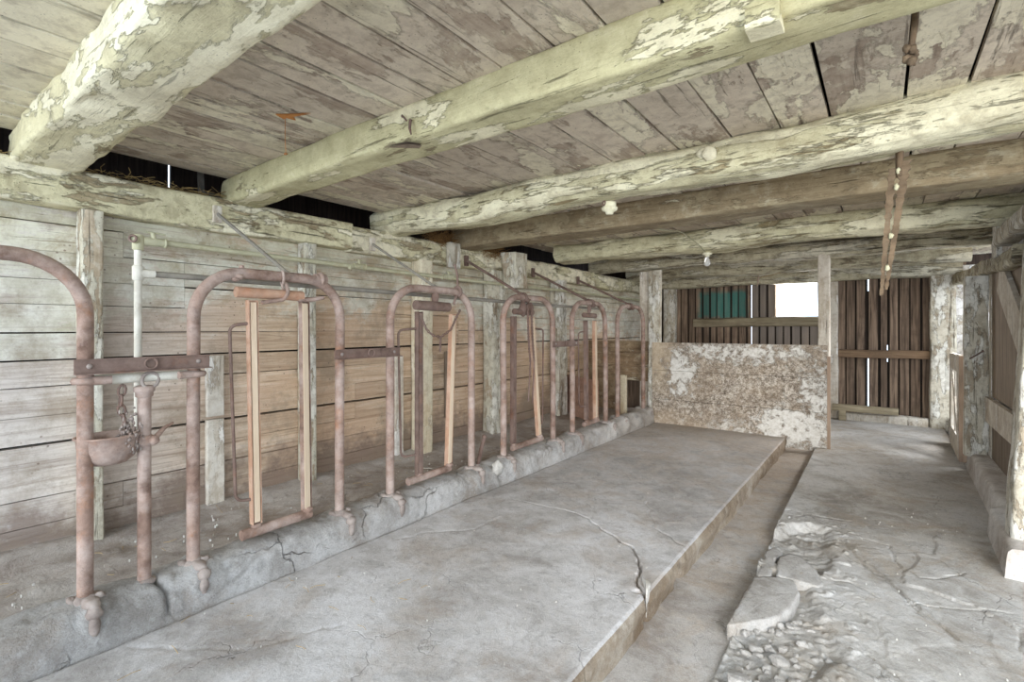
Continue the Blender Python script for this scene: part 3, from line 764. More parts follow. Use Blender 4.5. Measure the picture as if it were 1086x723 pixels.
straw('nest', [(-3.3,-3.22,3.10,3.42,1.97,2.07)], 330, M['nest'], 'tuft of brown hay stuffed between wall plate and the squared brown beam', 'hay')
straw('nest', [(-3.3,-3.2,3.8,4.12,1.92,2.05)], 280, M['nest'], 'tuft of brown hay beside the lumpy timber stub', 'hay')

# ------------------------------------------------------------------ STALL LOOPS
ORD = ['first rusty pipe loop, cut by the left edge, with the water bowl beside it',
       'second rusty pipe loop holding the orange yoke, beside the water bowl',
       'third rusty pipe loop with the dark chained yoke in front of the cream post',
       'fourth rusty pipe loop with chains hanging inside its leaning yoke',
       'fifth rusty pipe loop in front of the pinkish manger divider',
       'last rusty pipe loop, empty, next to the stained partition']
PX = -2.45
def foot(y, parent, seed, big=True):
    g = MB(); q = random.Random(seed)
    g.blob((PX+.004,y,.162), (.046,.046,.022), .35, seed, 14, 8, 2)
    g.blob((PX+.03,y+.036,.170), (.020,.018,.015), .4, seed+2)
    g.blob((PX-.01,y-.040,.168), (.026,.016,.013), .4, seed+3)
    g.blob((PX+.06,y+.004,.163), (.050,.027,.020), .3, seed+1)
    g.blob((PX+.104,y+.004,.138), (.022,.027,.026), .3, seed+5)
    g.blob((PX+.112,y+.002,.098), (.014,.018,.040), .25, seed+6)
    return g.build('foot_clamp', M['clamp'], parent)
def loop(y0, y1, label, seed, top=1.462, r=.21):
    t = thing('stall_loop', label, 'stall divider', (PX, (y0+y1)/2, .13), 'rusty pipe loops along the curb')
    g = MB(); lean = .008*math.sin(seed)
    pts = fillet([(PX,y0,.12),(PX,y0,.7),(PX+lean,y0,top),(PX+lean,y1,top),(PX,y1,.7),(PX,y1,.12)], r, 10)
    pts = [p for i, p in enumerate(pts)]
    # keep the straight runs straight: only the two top corners are wide bends
    g.tube(pts, .026, 16); g.build('bent_pipe', M['rust'], t)
    foot(y0, t, seed*10+1); foot(y1, t, seed*10+6)
    return t
LOOPS = [loop(a, b, ORD[i], i+1) for i, (a, b) in enumerate(LEGY)]
# couplings and lumps on loop 2 and loop 3 tops
g = MB(); g.torus((PX,1.53,1.462), (0,1,0), .031, .012); g.tube([(PX,1.50,1.462),(PX,1.56,1.462)], .032, 14)
g.build('pipe_coupling', M['rust'], LOOPS[1])
g = MB(); g.blob((PX+.02,1.10,1.445), (.02,.022,.016), .3, 2); g.blob((PX+.025,1.08,1.43), (.012,.018,.012), .3, 4); g.blob((PX,1.12,1.49), (.014,.012,.012), .2, 5)
g.build('pipe_clamp', M['rust'], LOOPS[1])
g = MB(); g.torus((PX,2.62,1.462), (0,1,0), .034, .012); g.tube([(PX+.01,2.60,1.43),(PX+.03,2.56,1.40),(PX+.03,2.55,1.37)], .01, 8); g.tube([(PX,2.62,1.46),(PX,2.62,1.58),(PX-.02,2.61,1.66)], .008, 7)
g.build('pipe_clamp', M['rust_d'], LOOPS[2])
for i, yy in ((3,3.44),(4,4.66),(5,5.66)):
    g = MB(); g.torus((PX,yy,1.462), (0,1,0), .033, .012); g.blob((PX+.02,yy+.03,1.44), (.025,.03,.02), .4, i); g.blob((PX-.01,yy-.04,1.49), (.02,.035,.02), .4, i+9)
    g.build('pipe_clamp', M['rust_d'], LOOPS[i])

def strap(y0, y1, z0, z1, label):
    t = thing('iron_strap', label, 'strap', (PX+.03, (y0+y1)/2, z0), 'angle iron straps joining the loops')
    g = MB(); x = PX+.028
    g.box(x, x+.006, y0, y1, z0, z1); g.box(x, x+.03, y0, y1, z0-.004, z0+.001); g.box(x, x+.012, y0, y1, z1-.004, z1+.001)
    g.build('angle_bar', M['rust_d'], t)
    for yy in (y0+.045, y1-.045):
        b = MB(); b.blob((x+.008,yy,(z0+z1)/2), (.006,.010,.010), .1, 3, 10, 6); b.build('bolt', M['clamp'], t)
    ym = (y0+y1)/2+.01; rg = MB(); rg.torus((x+.012,ym,(z0+z1)/2), (1,0,0), .022, .005); rg.build('ring', M['rust_d'], t)
    return t
strap(.50, .965, 1.028, 1.082, 'flat rusty strap with bolts and a ring above the water bowl')
strap(1.60, 2.06, 1.030, 1.080, 'rusty strap joining the second and third loops in front of bare planks')
strap(3.86, 4.33, 1.030, 1.080, 'rusty strap joining the fourth and fifth loops')
# limewashed water pipe run under the first strap
t = thing('water_pipe', 'short whitish level pipe under the strap above the water bowl', 'pipe', (PX, .73, .99))
g = MB(); g.tube([(PX-.0,.545,.998),(PX,.91,.998)], .020, 14); g.build('pipe_run', M['pipe_w'], t)
for yy, s in ((.555,1),(.905,-1)):
    g = MB(); g.torus((PX,yy-.015*s,.998), (0,0,1), .031, .014); g.tube([(PX+.02,yy-.02*s,.998),(PX+.03,yy+.06*s,.998)], .017, 10); g.build('pipe_clamp', M['rust'], t)
# upright rusty pipe with collars, valve lever
t = thing('stand_pipe', 'upright rusty pipe with a collared top carrying the water bowl', 'pipe', (PX,.73,.13))
g = MB(); g.tube([(PX,.73,.10),(PX,.73,.955)], .024, 16); g.build('pipe_body', M['rust'], t)
g = MB(); g.lathe((PX,.73,.915), [(.026,0),(.031,.004),(.031,.02),(.037,.024),(.037,.042),(.028,.048),(.001,.048)]); g.build('collar', M['rust'], t)
g = MB(); g.torus((PX+.02,.745,.985), (1,.2,0), .032, .007); g.build('ring', M['clamp'], t)
g = MB(); g.lathe((PX,.73,.715), [(.026,0),(.033,.005),(.033,.036),(.026,.042)]); g.blob((PX+.03,.755,.735), (.018,.02,.02), .3, 4); g.tube([(PX+.02,.76,.74),(PX,.80,.775),(PX-.02,.84,.79)], [.012,.009,.006], 8); g.build('clamp_band', M['rust'], t)
g = MB(); g.blob((PX,.73,.15), (.04,.04,.02), .3, 6); g.build('foot_collar', M['clamp'], t)
# tall whitewashed riser with its tees
RX = -2.56
t = thing('water_riser', 'tall thin whitewashed pipe with an open tee on top, beside the first loop', 'pipe', (RX,.74,.8))
g = MB(); g.tube([(RX,.74,.72),(RX,.74,1.58)], .0145, 12); g.build('riser', M['pipe_w'], t)
g = MB(); g.lathe((RX,.74,1.535), [(.016,0),(.021,.004),(.021,.035),(.023,.04),(.023,.06),(.018,.066)], 14)
g.tube([(RX,.74,1.575),(RX+.03,.715,1.578)], .017, 12); g.build('elbow', M['pipe_v'], t)
g = MB(); g.torus((RX+.034,.712,1.578), (.8,-.6,0), .013, .005); g.build('opening_rim', M['rust_d'], t)
g = MB(); g.lathe((RX,.74,1.405), [(.016,0),(.021,.004),(.021,.06),(.016,.065)], 14); g.tube([(RX,.74,1.437),(RX,.80,1.437)], .020, 12); g.build('tee', M['pipe_w'], t)
g = MB(); pts = [(RX,.80,1.437),(RX,1.5,1.437),(RX,2.6,1.43),(RX,4.0,1.42),(RX,5.2,1.42)]; g.tube(pts, .014, 12)
tag(g.build('water_line', M['pipe_g']), 'long dull grey pipe running behind the loop tops from the whitewashed riser', 'pipe')
# bowl
t = thing('water_bowl', 'rusty cast iron drinking bowl fixed to the upright pipe', 'bowl', (PX-.03,.62,.655))
def bowl_mb():
    g = MB(); prof = [(.02,0),(.055,.006),(.082,.03),(.094,.065),(.098,.11),(.106,.114),(.106,.12),(.092,.12),(.086,.075),(.07,.03),(.03,.014),(.001,.012)]
    rings = []
    for r, h in prof:
        rings.append([(PX-.03+r*.9*math.cos(2*PI*k/28), .62+r*1.05*math.sin(2*PI*k/28), .655+h) for k in range(28)])
    g.loft(rings); return g
bowl_mb().build('bowl', M['rust'], t)
g = MB(); g.bar((PX-.02,.70,.735), (PX,.722,.735), .03, .05); g.build('bracket', M['rust_d'], t)
g = MB(); g.chain([(PX+.01,.655,.97),(PX+.012,.645,.90),(PX+.01,.66,.83),(PX,.67,.77)], .055, .005); 
tag(g.build('chain', M['rust_d']), 'short dark chain dangling over the water bowl', 'chain')
g = MB(); q = random.Random(9)
for k in range(150):
    g.blob((PX+.02+q.gauss(0,.016), .668+q.gauss(0,.020), .70+abs(q.gauss(0,.07))), (q.uniform(.003,.008), q.uniform(.003,.008), q.uniform(.004,.010)), .6, k, 6, 4, 2.5)
tag(g.build('cobweb_clump', M['clamp']), 'dusty clump of cobweb and chaff clinging to the water bowl', 'cobweb', None, 'stuff')

# vacuum line along the wall, with stall cocks
t = thing('vacuum_line', 'long limewashed vacuum pipe along the plank wall below the wall plate', 'pipe', (-3.2,4.2,1.65))
g = MB(); g.tube([(-3.2,1.02,1.675),(-3.2,2.6,1.665),(-3.19,4.2,1.66),(-3.18,5.6,1.67),(-3.19,8.2,1.66)], .016, 12); g.build('pipe_run', M['pipe_v'], t)
for yy in (1.0, 2.33, 3.3, 4.35, 5.6):
    g = MB(); z = 1.672; x = -3.2
    g.tube([(x,yy-.05,z),(x,yy+.05,z)], .023, 12); g.torus((x,yy+.05,z), (0,1,0), .022, .006); g.tube([(x,yy,z),(x+.01,yy-.01,z+.05)], .012, 8)
    g.tube([(x+.01,yy-.04,z+.05),(x+.01,yy+.05,z+.045)], .006, 6); g.tube([(x,yy-.05,z),(x+.02,yy-.10,z-.02)], [.018,.012], 10); g.build('stall_cock', M['pipe_v'], t)

# brace rods from plate to loops
BR = [((-3.235,1.33,1.90),1.36,'brace rod from wall plate down to the second loop with the orange yoke'),
      ((-3.225,2.46,1.87),2.42,'brace rod from wall plate down to the third loop over the chained yoke'),
      ((-3.225,3.56,1.86),3.46,'dark brace rod from wall plate down to the fourth loop with hanging chains'),
      ((-3.225,4.70,1.85),4.66,'brace rod from wall plate down to the fifth loop before the pinkish divider'),
      ((-3.225,5.75,1.84),5.70,'brace rod from wall plate down to the empty last loop')]
for i, (p, ye, lb) in enumerate(BR):
    t = thing('brace_rod', lb, 'brace', (p[0], p[1], 1.46), 'diagonal rods bracing the loops')
    g = MB(); g.tube([p, (PX-.05,ye,1.50),(PX,ye,1.478)], .010 if i < 2 else .013, 8); g.build('rod', M['rust_d'] if i > 1 else M['pipe_g'], t)
    g = MB(); g.bar((p[0]+.012,p[1],p[2]-.06), (p[0]+.012,p[1],p[2]+.04), .045, .022, (1,0,0)); g.build('end_plate', M['pale'] if i < 2 else M['rust_d'], t)

# ------------------------------------------------------------------ YOKES
def channel(mb, p, q, w=.046, d=.03, t=.005):
    """U channel iron, open side towards the aisle side"""
    p = Vector(p); q = Vector(q); up = Vector((1,0,0))
    mb.bar(p+Vector((-d/2,0,0)), q+Vector((-d/2,0,0)), w, t, up)
    for s in (-1,1): mb.bar(p+Vector((0,s*(w/2-t/2),0)), q+Vector((0,s*(w/2-t/2),0)), t, d, up)
def yoke(label, lt, lb, rt, rb, ztop, zbot, tb, bb, lmat, rmat, rod, smat='strip', chain=None, wide_r=.026, rodside='l', group='swinging neck yokes in the loops'):
    t = thing('neck_yoke', label, 'stanchion', (PX, (lb[0]+rb[0])/2, zbot-.02), group)
    x = PX+.006
    g = MB(); channel(g, (x,lb[0],lb[1]), (x,lt[0],lt[1])); o = g.build('leg', lmat, t)
    s = MB(); s.bar((x+.004,lb[0],lb[1]+.01), (x+.004,lt[0],lt[1]-.01), .026, .026, (1,0,0)); s.build('wood_liner', M['strip'] if lmat is M['rust_o'] else M['rust_d'], o)
    g = MB(); channel(g, (x,rb[0],rb[1]), (x,rt[0],rt[1])); o = g.build('leg', rmat, t)
    s = MB(); s.bar((x+.008,rb[0]-.006,rb[1]+.01), (x+.008,rt[0]-.006,rt[1]-.01), .028, .030, (1,0,0)); s.build('wood_liner', M['strip'], o)
    g = MB(); g.tube([(x,tb[0],ztop),(x,tb[1],ztop-.004)], wide_r, 14); g.build('top_bar', M['rust_o'] if lmat is M['rust_o'] else M['rust_d'], t)
    g = MB(); g.tube([(x,bb[0],zbot),(x,bb[1],zbot+.004)], .025, 14); g.blob((x+.01,rb[0],zbot+.03), (.026,.028,.022), .3, 3); g.blob((x,lb[0],zbot+.026), (.022,.026,.014), .3, 5); g.build('bottom_bar', M['rust'], t)
    if rod:
        ya, yo, yb, z1, z2 = rod
        g = MB(); g.tube(fillet([(x,ya,z1),(x-.02,yo-.004,z1-.012),(x-.03,yo+(.028 if rodside == 'l' else 0),z2),(x,yb,z2)], .035, 6), .0075, 8); g.build('guard_rod', M['rust_d'], t)
    return t
y2 = yoke('orange rusted neck yoke with tan wood strip hanging in the second loop', (1.165,1.335), (1.185,.25), (1.435,1.34), (1.45,.225), 1.372, .212, (1.09,1.425), (1.115,1.47), M['rust_o'], M['rust'], (1.16,1.075,1.17,1.225,.372))
g = MB(); g.tube(fillet([(PX+.03,1.20,1.325),(PX+.035,1.31,1.345),(PX+.03,1.335,1.385),(PX+.02,1.325,1.43)], .03, 5), .010, 8); g.torus((PX+.01,1.315,1.455), (.3,1,0), .034, .007); g.torus((PX+.02,1.322,1.415), (1,.3,0), .018, .006)
g.build('hook', M['rust'], y2)
g = MB(); g.tube([(PX+.01,1.40,1.348),(PX+.02,1.47,1.352),(PX+.03,1.535,1.366)], [.014,.013,.010], 8); g.build('latch', M['rust'], y2)
y3 = yoke('dark neck yoke with a chain draped under its thick top bar, third loop', (2.245,1.31), (2.245,.24), (2.565,1.30), (2.52,.235), 1.352, .212, (2.215,2.52), (2.15,2.53), M['rust_d'], M['rust_o'], (2.24,2.09,2.23,1.20,.372), wide_r=.033)
g = MB(); g.chain([(PX+.045,2.23,1.27),(PX+.05,2.27,1.19),(PX+.05,2.33,1.15),(PX+.05,2.40,1.14),(PX+.05,2.50,1.19),(PX+.05,2.55,1.27),(PX+.05,2.60,1.34)], .034, .0045); g.chain([(PX+.05,2.40,1.14),(PX+.05,2.395,1.04)], .034, .0045); g.build('chain', M['rust_d'], y3)
g = MB(); g.blob((PX,2.40,1.41), (.02,.03,.055), .3, 7); g.build('hanger', M['rust_d'], y3)
y4 = yoke('leaning neck yoke hung with chains in the fourth loop', (3.29,1.30), (3.285,.25), (3.55,1.30), (3.665,.25), 1.34, .212, (3.30,3.56), (3.27,3.71), M['rust_d'], M['rust_o'], (3.57,3.77,3.67,1.2,.34), rodside='r')
for yy, z in ((3.44,.58),(3.50,.56)):
    g = MB(); g.chain([(PX+.04,yy,1.40),(PX+.045,yy+.01,1.1),(PX+.05,yy+.03,.9)], .036, .006); g.tube([(PX+.05,yy+.03,.91),(PX+.05,yy-.0,z)], .007, 7); g.build('chain', M['rust_d'], y4)
g = MB(); g.blob((PX+.01,3.42,1.36), (.03,.05,.06), .45, 7, 12, 8, 3); g.blob((PX+.01,3.52,1.38), (.03,.04,.04), .45, 8, 12, 8, 3); g.build('hanger', M['rust_d'], y4)
y5 = yoke('narrow neck yoke with a short top bar in the fifth loop', (4.53,1.28), (4.55,.26), (4.73,1.28), (4.75,.24), 1.335, .215, (4.49,4.74), (4.50,4.80), M['rust_d'], M['rust_o'], (4.53,4.42,4.53,1.17,.40))
g = MB(); g.blob((PX,4.62,1.40), (.02,.03,.06), .3, 7); g.build('hanger', M['rust_d'], y5)

# iron stub standing on the curb by loop 3
t = thing('iron_stub', 'short rusty iron stub standing on the curb behind the third loop', 'stub', (PX-.03,2.93,.13))
g = MB(); g.tube([(PX-.03,2.87,.13),(PX-.03,2.92,.27),(PX-.03,2.95,.34)], .016, 10); g.build('stub_body', M['rust_d'], t)
g = MB(); g.blob((PX-.03,2.955,.355), (.02,.02,.02), .2, 2); g.build('stub_knob', M['rust_d'], t)
# pale broken chip on the curb
g = MB(); g.blob((-2.36,2.97,.13), (.03,.055,.05), .5, 12, 16, 10, 2)
tag(g.build('concrete_flake', M['fresh']), 'pale freshly broken lip of curb beside the cracked notch', 'rubble')

# ------------------------------------------------------------------ MANGER END
g = MB(); g.box(-3.345, -2.62, 0, 0, 0, 0)
def slanted():
    g = MB()
    for i, (z0, z1) in enumerate(((.06,.24),(.245,.42),(.425,.60))):
        a = Vector((-3.34,5.62,0)); b = Vector((-2.62,5.14,0)); d = (b-a).normalized(); n = Vector((-d.y,d.x,0))*.014
        vs = [a-n+Vector((0,0,z0)), b-n+Vector((0,0,z0)), b+n+Vector((0,0,z0)), a+n+Vector((0,0,z0))]
        vs += [v+Vector((0,0,z1-z0)) for v in vs]
        g.add(vs, [(3,2,1,0),(4,5,6,7),(0,1,5,4),(1,2,6,5),(2,3,7,6),(3,0,4,7)])
    return g
M['pink'] = bare('pinkish_brown_boards', 'x', (150, 116, 98), (188, 152, 132), (136, 112, 98), .4)
tag(slanted().build('manger_divider', M['pink']), 'low pinkish brown board divider slanting across the manger behind the fifth loop', 'divider')
post('divider_stake', M['post_c'], 'slim pale stake standing in the manger behind the last loop', -2.70, -2.62, 5.93, 5.97, .06, .60, 33, 10, .002, 'stake')
def mangerend():
    g = MB()
    for z0, z1 in ((.50,.68),(.683,.86),(.863,1.03)): g.box(-3.345, -2.34, 6.30, 6.325, z0, z1)
    g.box(-3.345, -2.95, 6.30, 6.325, .05, .5)
    return g
M['manger_end'] = painted('stained_manger_boards', 'x', (118, 98, 76), (160, 136, 108), (160, 140, 112), (196, 186, 166), .5, .62, 4, (98, 80, 62), .6)
tag(mangerend().build('manger_end_board', M['manger_end']), 'brown stained boards closing the manger, left of the partition, open below', 'board')
post('partition_post', M['post_g'], 'greenish grey post standing at the left end of the stained partition', -2.44, -2.28, 6.215, 6.29, -.02, 1.95, 34, 8, .006)
g = MB(); g.box(-2.60, -2.45, 6.335, 6.36, -.2, 1.95); tag(g.build('upright_board', M['pale']), 'grey upright board left of the greenish partition post', 'board')
# dark sheet added behind the low opening to stand for its shade
g = MB(); g.box(-2.95,-2.45,6.5,6.52,.0,.55); tag(g.build('manger_opening_shade', M['shade_wood']), 'dark sheet standing in for the shade in the low opening at the manger end', 'board')

# ------------------------------------------------------------------ PARTITION
t = thing('partition', 'low board partition with brown mould and flaking white paint', 'partition', (-1.41,6.19,-.1))
g = MB()
q = random.Random(5)
for z0, z1 in ((-.11,.30),(.303,.665),(.668,1.02)):
    A = MB(); rings = []
    for k in range(13):
        xx = -2.37+(1.905)*k/12; o = .004*mnoise.noise(Vector((xx*2, z0*5, 1)))
        rings.append([(xx, 6.172+o, z0), (xx, 6.20+o, z0), (xx, 6.20+o, z1), (xx, 6.172+o, z1)])
    g.loft(rings, smooth=False)
g.build('board_panel', M['panel'], t)
g = MB(); g.box(-.466,-.438,6.165,6.205,-.09,.90); g.build('edge_strip', M['redbrown'], t)
post('partition_post', M['pale'], 'pale grey post rising behind the right end of the stained partition', -.555, -.445, 6.21, 6.33, -.08, 1.99, 36, 8, .005)

# ------------------------------------------------------------------ BACK WALL
def back_wall():
    g = MB(); r = random.Random(21)
    def strip(x0, x1, y, z0, z1): g.box(x0, x1, y, y+.02, z0, z1, None, .002)
    WX0, WX1, WZ0, WZ1 = -1.30, -.70, 1.375, 1.935
    x = -3.4
    while x < .82:
        w = r.uniform(.075, .10); x1 = x+w
        for a, b in ((-1.655,-1.641), (-.165,-.149), (.05,.061)):
            if x < b and x1 > a:
                if a-x > .03: x1 = a
                else: x = b; x1 = x+w
        y = 8.47+r.uniform(-.006, .006)
        if x < WX1 and x1 > WX0:
            strip(x, x1, y, -.1, WZ0)
            if x < WX0-.0: strip(x, min(x1, WX0), y, WZ0, 2.1)
            strip(x, x1, y, WZ1, 2.1)
        else: strip(x, x1, y, -.1, 2.1)
        x = x1+r.uniform(.016, .034)
    return g
struct(back_wall(), 'wall_back', M['back'])
def backing():
    g = MB(); slits = [(-1.655,-1.641), (-.165,-.149), (.05,.061)]
    xs = [-3.5]+[s for p in slits for s in p]+[.85]
    for a, b in zip(xs[::2], xs[1::2]):
        if a < -1.0 < b:
            g.box(a, -1.30, 8.50, 8.52, -.15, 2.15); g.box(-1.30, -.70, 8.50, 8.52, -.15, 1.375); g.box(-1.30, -.70, 8.50, 8.52, 1.935, 2.15); g.box(-.70, b, 8.50, 8.52, -.15, 2.15)
        else: g.box(a, b, 8.50, 8.52, -.15, 2.15)
    # the slits stop short of floor and top
    g.box(-1.655,-1.641,8.5,8.52,-.15,.6); g.box(-.165,-.149,8.5,8.52,-.15,.02); g.box(-.165,-.149,8.5,8.52,.78,1.72)
    g.box(.05,.061,8.5,8.52,-.15,.74); g.box(.05,.061,8.5,8.52,.80,.9); g.box(.05,.061,8.5,8.52,.97,2.15)
    return g
struct(backing(), 'wall_back_backing', M['dark_back'])
# shift the plank strips off the slits is handled by leaving wide joints there
t = thing('window_opening_frame', 'plain frame of the bright unglazed opening in the back wall', 'window frame', (-1.0,8.46,1.37))
g = MB(); g.box(-1.33,-.67,8.43,8.53,1.345,1.375); g.build('sill', M['girt'], t)
g = MB(); g.box(-1.325,-1.30,8.44,8.53,1.375,1.94); g.build('side_board', M['grey_wood'], t)
g = MB(); g.timber('x', -2.5, -.6, 8.33, 8.45, 1.225, 1.36, 6, .010, 41, .05); tag(g.build('wall_girt', M['girt']), 'grey horizontal rail on the back wall under the bright opening', 'rail')
g = MB(); g.timber('x', -.5, .56, 8.36, 8.46, .795, .905, 7, .008, 42, .05); tag(g.build('wall_girt', M['girt_brown']), 'brown horizontal rail across the dark planks beside the partition', 'rail')
post('back_wall_post', M['pale'], 'dull pale post on the back wall left of the dark plank section', -.60, -.50, 8.34, 8.46, -.1, 1.88, 43, 8, .006)
post('back_wall_post', M['post_g'], 'broad flaking grey post in the far right corner of the barn', .49, .745, 8.25, 8.42, -.1, 1.87, 44, 6, .012)
post('back_wall_post', M['post_g'], 'grey corner post behind the manger at the left of the back wall', -3.0, -2.8, 8.3, 8.45, .0, 1.88, 45, 6, .01)
g = MB(); g.timber('x', -.5, .47, 8.26, 8.40, -.1, .035, 6, .01, 46, .04); tag(g.build('door_sill', M['pale']), 'worn pale sill timber along the foot of the dark planks', 'sill')
t = thing('loose_plank', 'broken grey plank propped on the sill at the foot of the back wall', 'plank', (-.25,8.2,0))
g = MB(); g.timber('x', -.56, .17, 8.17, 8.27, .06, .15, 7, .008, 47, .03); g.build('plank_body', M['girt'], t)
g = MB(); g.timber('x', -.48, -.40, 8.17, 8.25, -.08, .07, 7, .008, 48, .03); g.build('block', M['girt'], t)

# ------------------------------------------------------------------ RIGHT SIDE
def right_wall():
    g = MB(); zs = np.linspace(-.1, 2.12, 12)
    for a, b in zip(zs, zs[1:]):
        g.box(.80, .83, 3.95, 6.25, a, b-.004, None, .002)
    return g
M['rwall'] = painted('limewashed_right_wall', 'y', (160, 148, 132), (196, 186, 170), (204, 200, 192), (226, 224, 222), .42, .5, 2.5, (140, 124, 106), .4)
struct(right_wall(), 'wall_right', M['rwall'])
g = MB()
for k in range(6): g.box(.74+.15*k, .887+.15*k, 8.455, 8.468, -.1, 2.0)
struct(g, 'wall_back_end', M['rwall'])
g = MB(); g.box(.80, 2.4, 3.4, 8.6, -.2, -.1); struct(g, 'ground_side', M['floor'])
post('stall_post', M['post_g'], 'broad flaking post on the right kerb beside the pale gate',   .585, .745, 5.92, 6.06, .07, 1.66, 51, 9, .006)
t = thing('iron_hook', 'small dark iron hook nailed to the broad post beside the gate', 'hook', (.66,5.915,.97))
g = MB(); g.tube([(.615,5.905,.93),(.66,5.90,.965),(.70,5.905,1.0)], .006, 7); g.build('hook_bar', M['rust_d'], t)
g = MB(); g.blob((.70,5.91,1.0), (.01,.01,.01), .2, 2); g.build('hook_eye', M['rust_d'], t)
# near post, leaning outwards a little
def lean_post():
    g = MB(); g.timber('z', .07, 1.99, .54, .74, 3.66, 3.84, 7, .008, 52, .04)
    g.v = [(x+(z-.07)*.045, y, z) for x, y, z in g.v]; return g
tag(lean_post().build('stall_post', M['post_g']), 'grey flaking post nearest the viewer at the right edge, on the kerb end', 'post')
# stall side boards between the two posts
t = thing('stall_partition', 'grey brown board side of the right stall between near post and broad post', 'partition', (.76,5.0,.1))
g = MB(); g.box(.745,.77,4.0,5.88,.62,1.68); g.build('upper_panel', M['grey_wood'], t)
g = MB(); g.box(.71,.745,4.0,5.88,.40,.61); g.build('rail', M['pale'], t)
g = MB(); g.box(.745,.77,4.0,5.88,.085,.40); g.build('lower_panel', M['grey_wood'], t)
g = MB(); g.bar((.725,5.25,1.60), (.725,4.15,.92), .03, .26, (0,0,1)); g.build('brace_board', M['pale'], t)
g = MB(); g.box(.74,.775,5.80,5.9,.085,1.68); g.build('end_stile', M['pale'], t)
# gate
t = thing('stall_gate', 'low pale wooden gate with a brown edge swung beside the broad post', 'gate', (.6,6.6,-.05))
GX = .585
def gx(y): return GX+.02*(y-6.15)
def gbar(y0, y1, z0, z1, mat, nm, par, th=.03, dx=0):
    g = MB(); vs = []
    for z in (z0, z1):
        for y, s in ((y0,-1),(y1,-1),(y1,1),(y0,1)): vs.append((gx(y)+s*th/2+dx, y, z))
    g.add(vs, [(3,2,1,0),(4,5,6,7),(0,1,5,4),(1,2,6,5),(2,3,7,6),(3,0,4,7)]); return g.build(nm, mat, par)
gbar(6.20,6.42,-.04,.95, M['pale'], 'stile', t); gbar(7.05,7.25,-.04,.93, M['pale'], 'stile', t)
gbar(6.42,7.05,.78,.94, M['pale'], 'rail', t); gbar(6.42,7.05,-.04,.16, M['pale'], 'rail', t)
g = MB(); g.bar((gx(6.45),6.45,.2), (gx(7.0),7.0,.78), .025, .10, (0,0,1)); g.build('diagonal_brace', M['pale'], t)
gbar(6.68,6.76,.16,.78, M['pale'], 'slat', t, .02)
g = MB(); g.box(GX-.015,GX+.055,6.165,6.20,-.04,.94); g.build('edge_board', M['redbrown'], t)

# ------------------------------------------------------------------ THINGS HANGING FROM THE CEILING
t = thing('lamp_socket', 'empty white porcelain lamp socket under the round hewn log beam', 'lamp socket', (-1.335,2.78,1.90))
g = MB(); g.lathe((-1.335,2.78,1.895), [(.001,.0),(.022,.002),(.026,.016),(.045,.024),(.05,.04),(.036,.048),(.04,.052),(.04,.075),(.001,.075)]); g.build('socket_body', M['porcelain'], t)
g = MB(); g.torus((-1.355,2.745,1.96), (.4,.9,0), .012, .005); g.build('wire_hole', M['rust_d'], t)
t = thing('hanging_bulb', 'clear light bulb in a white socket hanging below the limewashed log beam', 'light bulb', (-1.366,5.0,1.80))
g = MB(); g.lathe((-1.366,5.0,1.895), [(.001,0),(.022,.002),(.024,.018),(.045,.024),(.046,.036),(.02,.05),(.001,.06)]); g.build('socket', M['porcelain'], t)
g = MB(); g.lathe((-1.366,5.0,1.80), [(.001,0),(.016,.004),(.028,.018),(.031,.035),(.026,.058),(.015,.082),(.013,.098),(.001,.098)]); g.build('bulb', M['bulb'], t)
g = MB(); g.tube([(-1.366,5.0,1.95),(-1.37,4.93,1.935),(-1.38,4.76,1.985),(-1.42,4.4,2.05),(-1.46,3.8,1.99),(-1.50,3.72,1.965)], .0045, 6); g.build('wire', M['pipe_v'], t)
t = thing('hanging_nail', 'bent nail with a wisp of cobweb under the rearmost beams, left of the bright opening', 'nail', (-1.15,7.6,1.80))
g = MB(); g.tube([(-1.38,7.6,1.96),(-1.39,7.6,1.88),(-1.40,7.6,1.78)], [.016,.014,.004], 6); g.build('nail_shank', M['grey_wood'], t)
g = MB(); g.tube([(-1.02,7.5,1.965),(-1.2,7.55,1.93),(-1.39,7.6,1.90)], .004, 5); g.build('cobweb_strand', M['straw'], t)

t = thing('hanging_rod', 'short rusty rod with a knotted end hanging from the ceiling by the pale green beam', 'rod', (.06,1.72,1.90))
g = MB(); g.tube([(.075,1.72,2.14),(.07,1.72,2.02),(.062,1.72,1.955)], .0075, 9, None, .25); g.build('rod_shank', M['crust'], t)
g = MB(); q = random.Random(3)
for k in range(9): g.blob((.06+q.uniform(-.016,.016), 1.72+q.uniform(-.014,.014), 1.937+q.uniform(-.022,.022)), (q.uniform(.007,.013),)*3, .5, k, 8, 6, 2.5)
g.build('knot', M['crust'], t)
t = thing('hanging_strap', 'long rusty doubled strap crusted with dust hanging from the round hewn log beam', 'strap', (.04,2.74,1.36))
for (xa, xb, w0, w1, nm) in ((.035,-.004,.030,.012,'strap_half'), (.082,.014,.034,.012,'strap_half')):
    g = MB(); n = 60; rings = []
    for k in range(n+1):
        u = k/n; z = (1.90 if xa < .06 else 1.925)+(1.345-1.9)*u; xx = xa+(xb-xa)*u; w = (w0+(w1-w0)*u)/2; w *= 1+.6*mnoise.noise(Vector((z*60, xa*50, 0)))
        d = .016*(1+.8*mnoise.noise(Vector((z*50, xa*50, 4))))
        rings.append([(xx-w, 2.74-d/2, z), (xx+w, 2.74-d/2, z), (xx+w, 2.74+d/2, z), (xx-w, 2.74+d/2, z)])
    g.loft(rings, smooth=False); g.build(nm, M['crust'], t)
g = MB(); g.tube([(.062,2.74,2.0),(.06,2.74,1.86)], .014, 9, None, .25); g.build('eye_bolt', M['crust'], t)
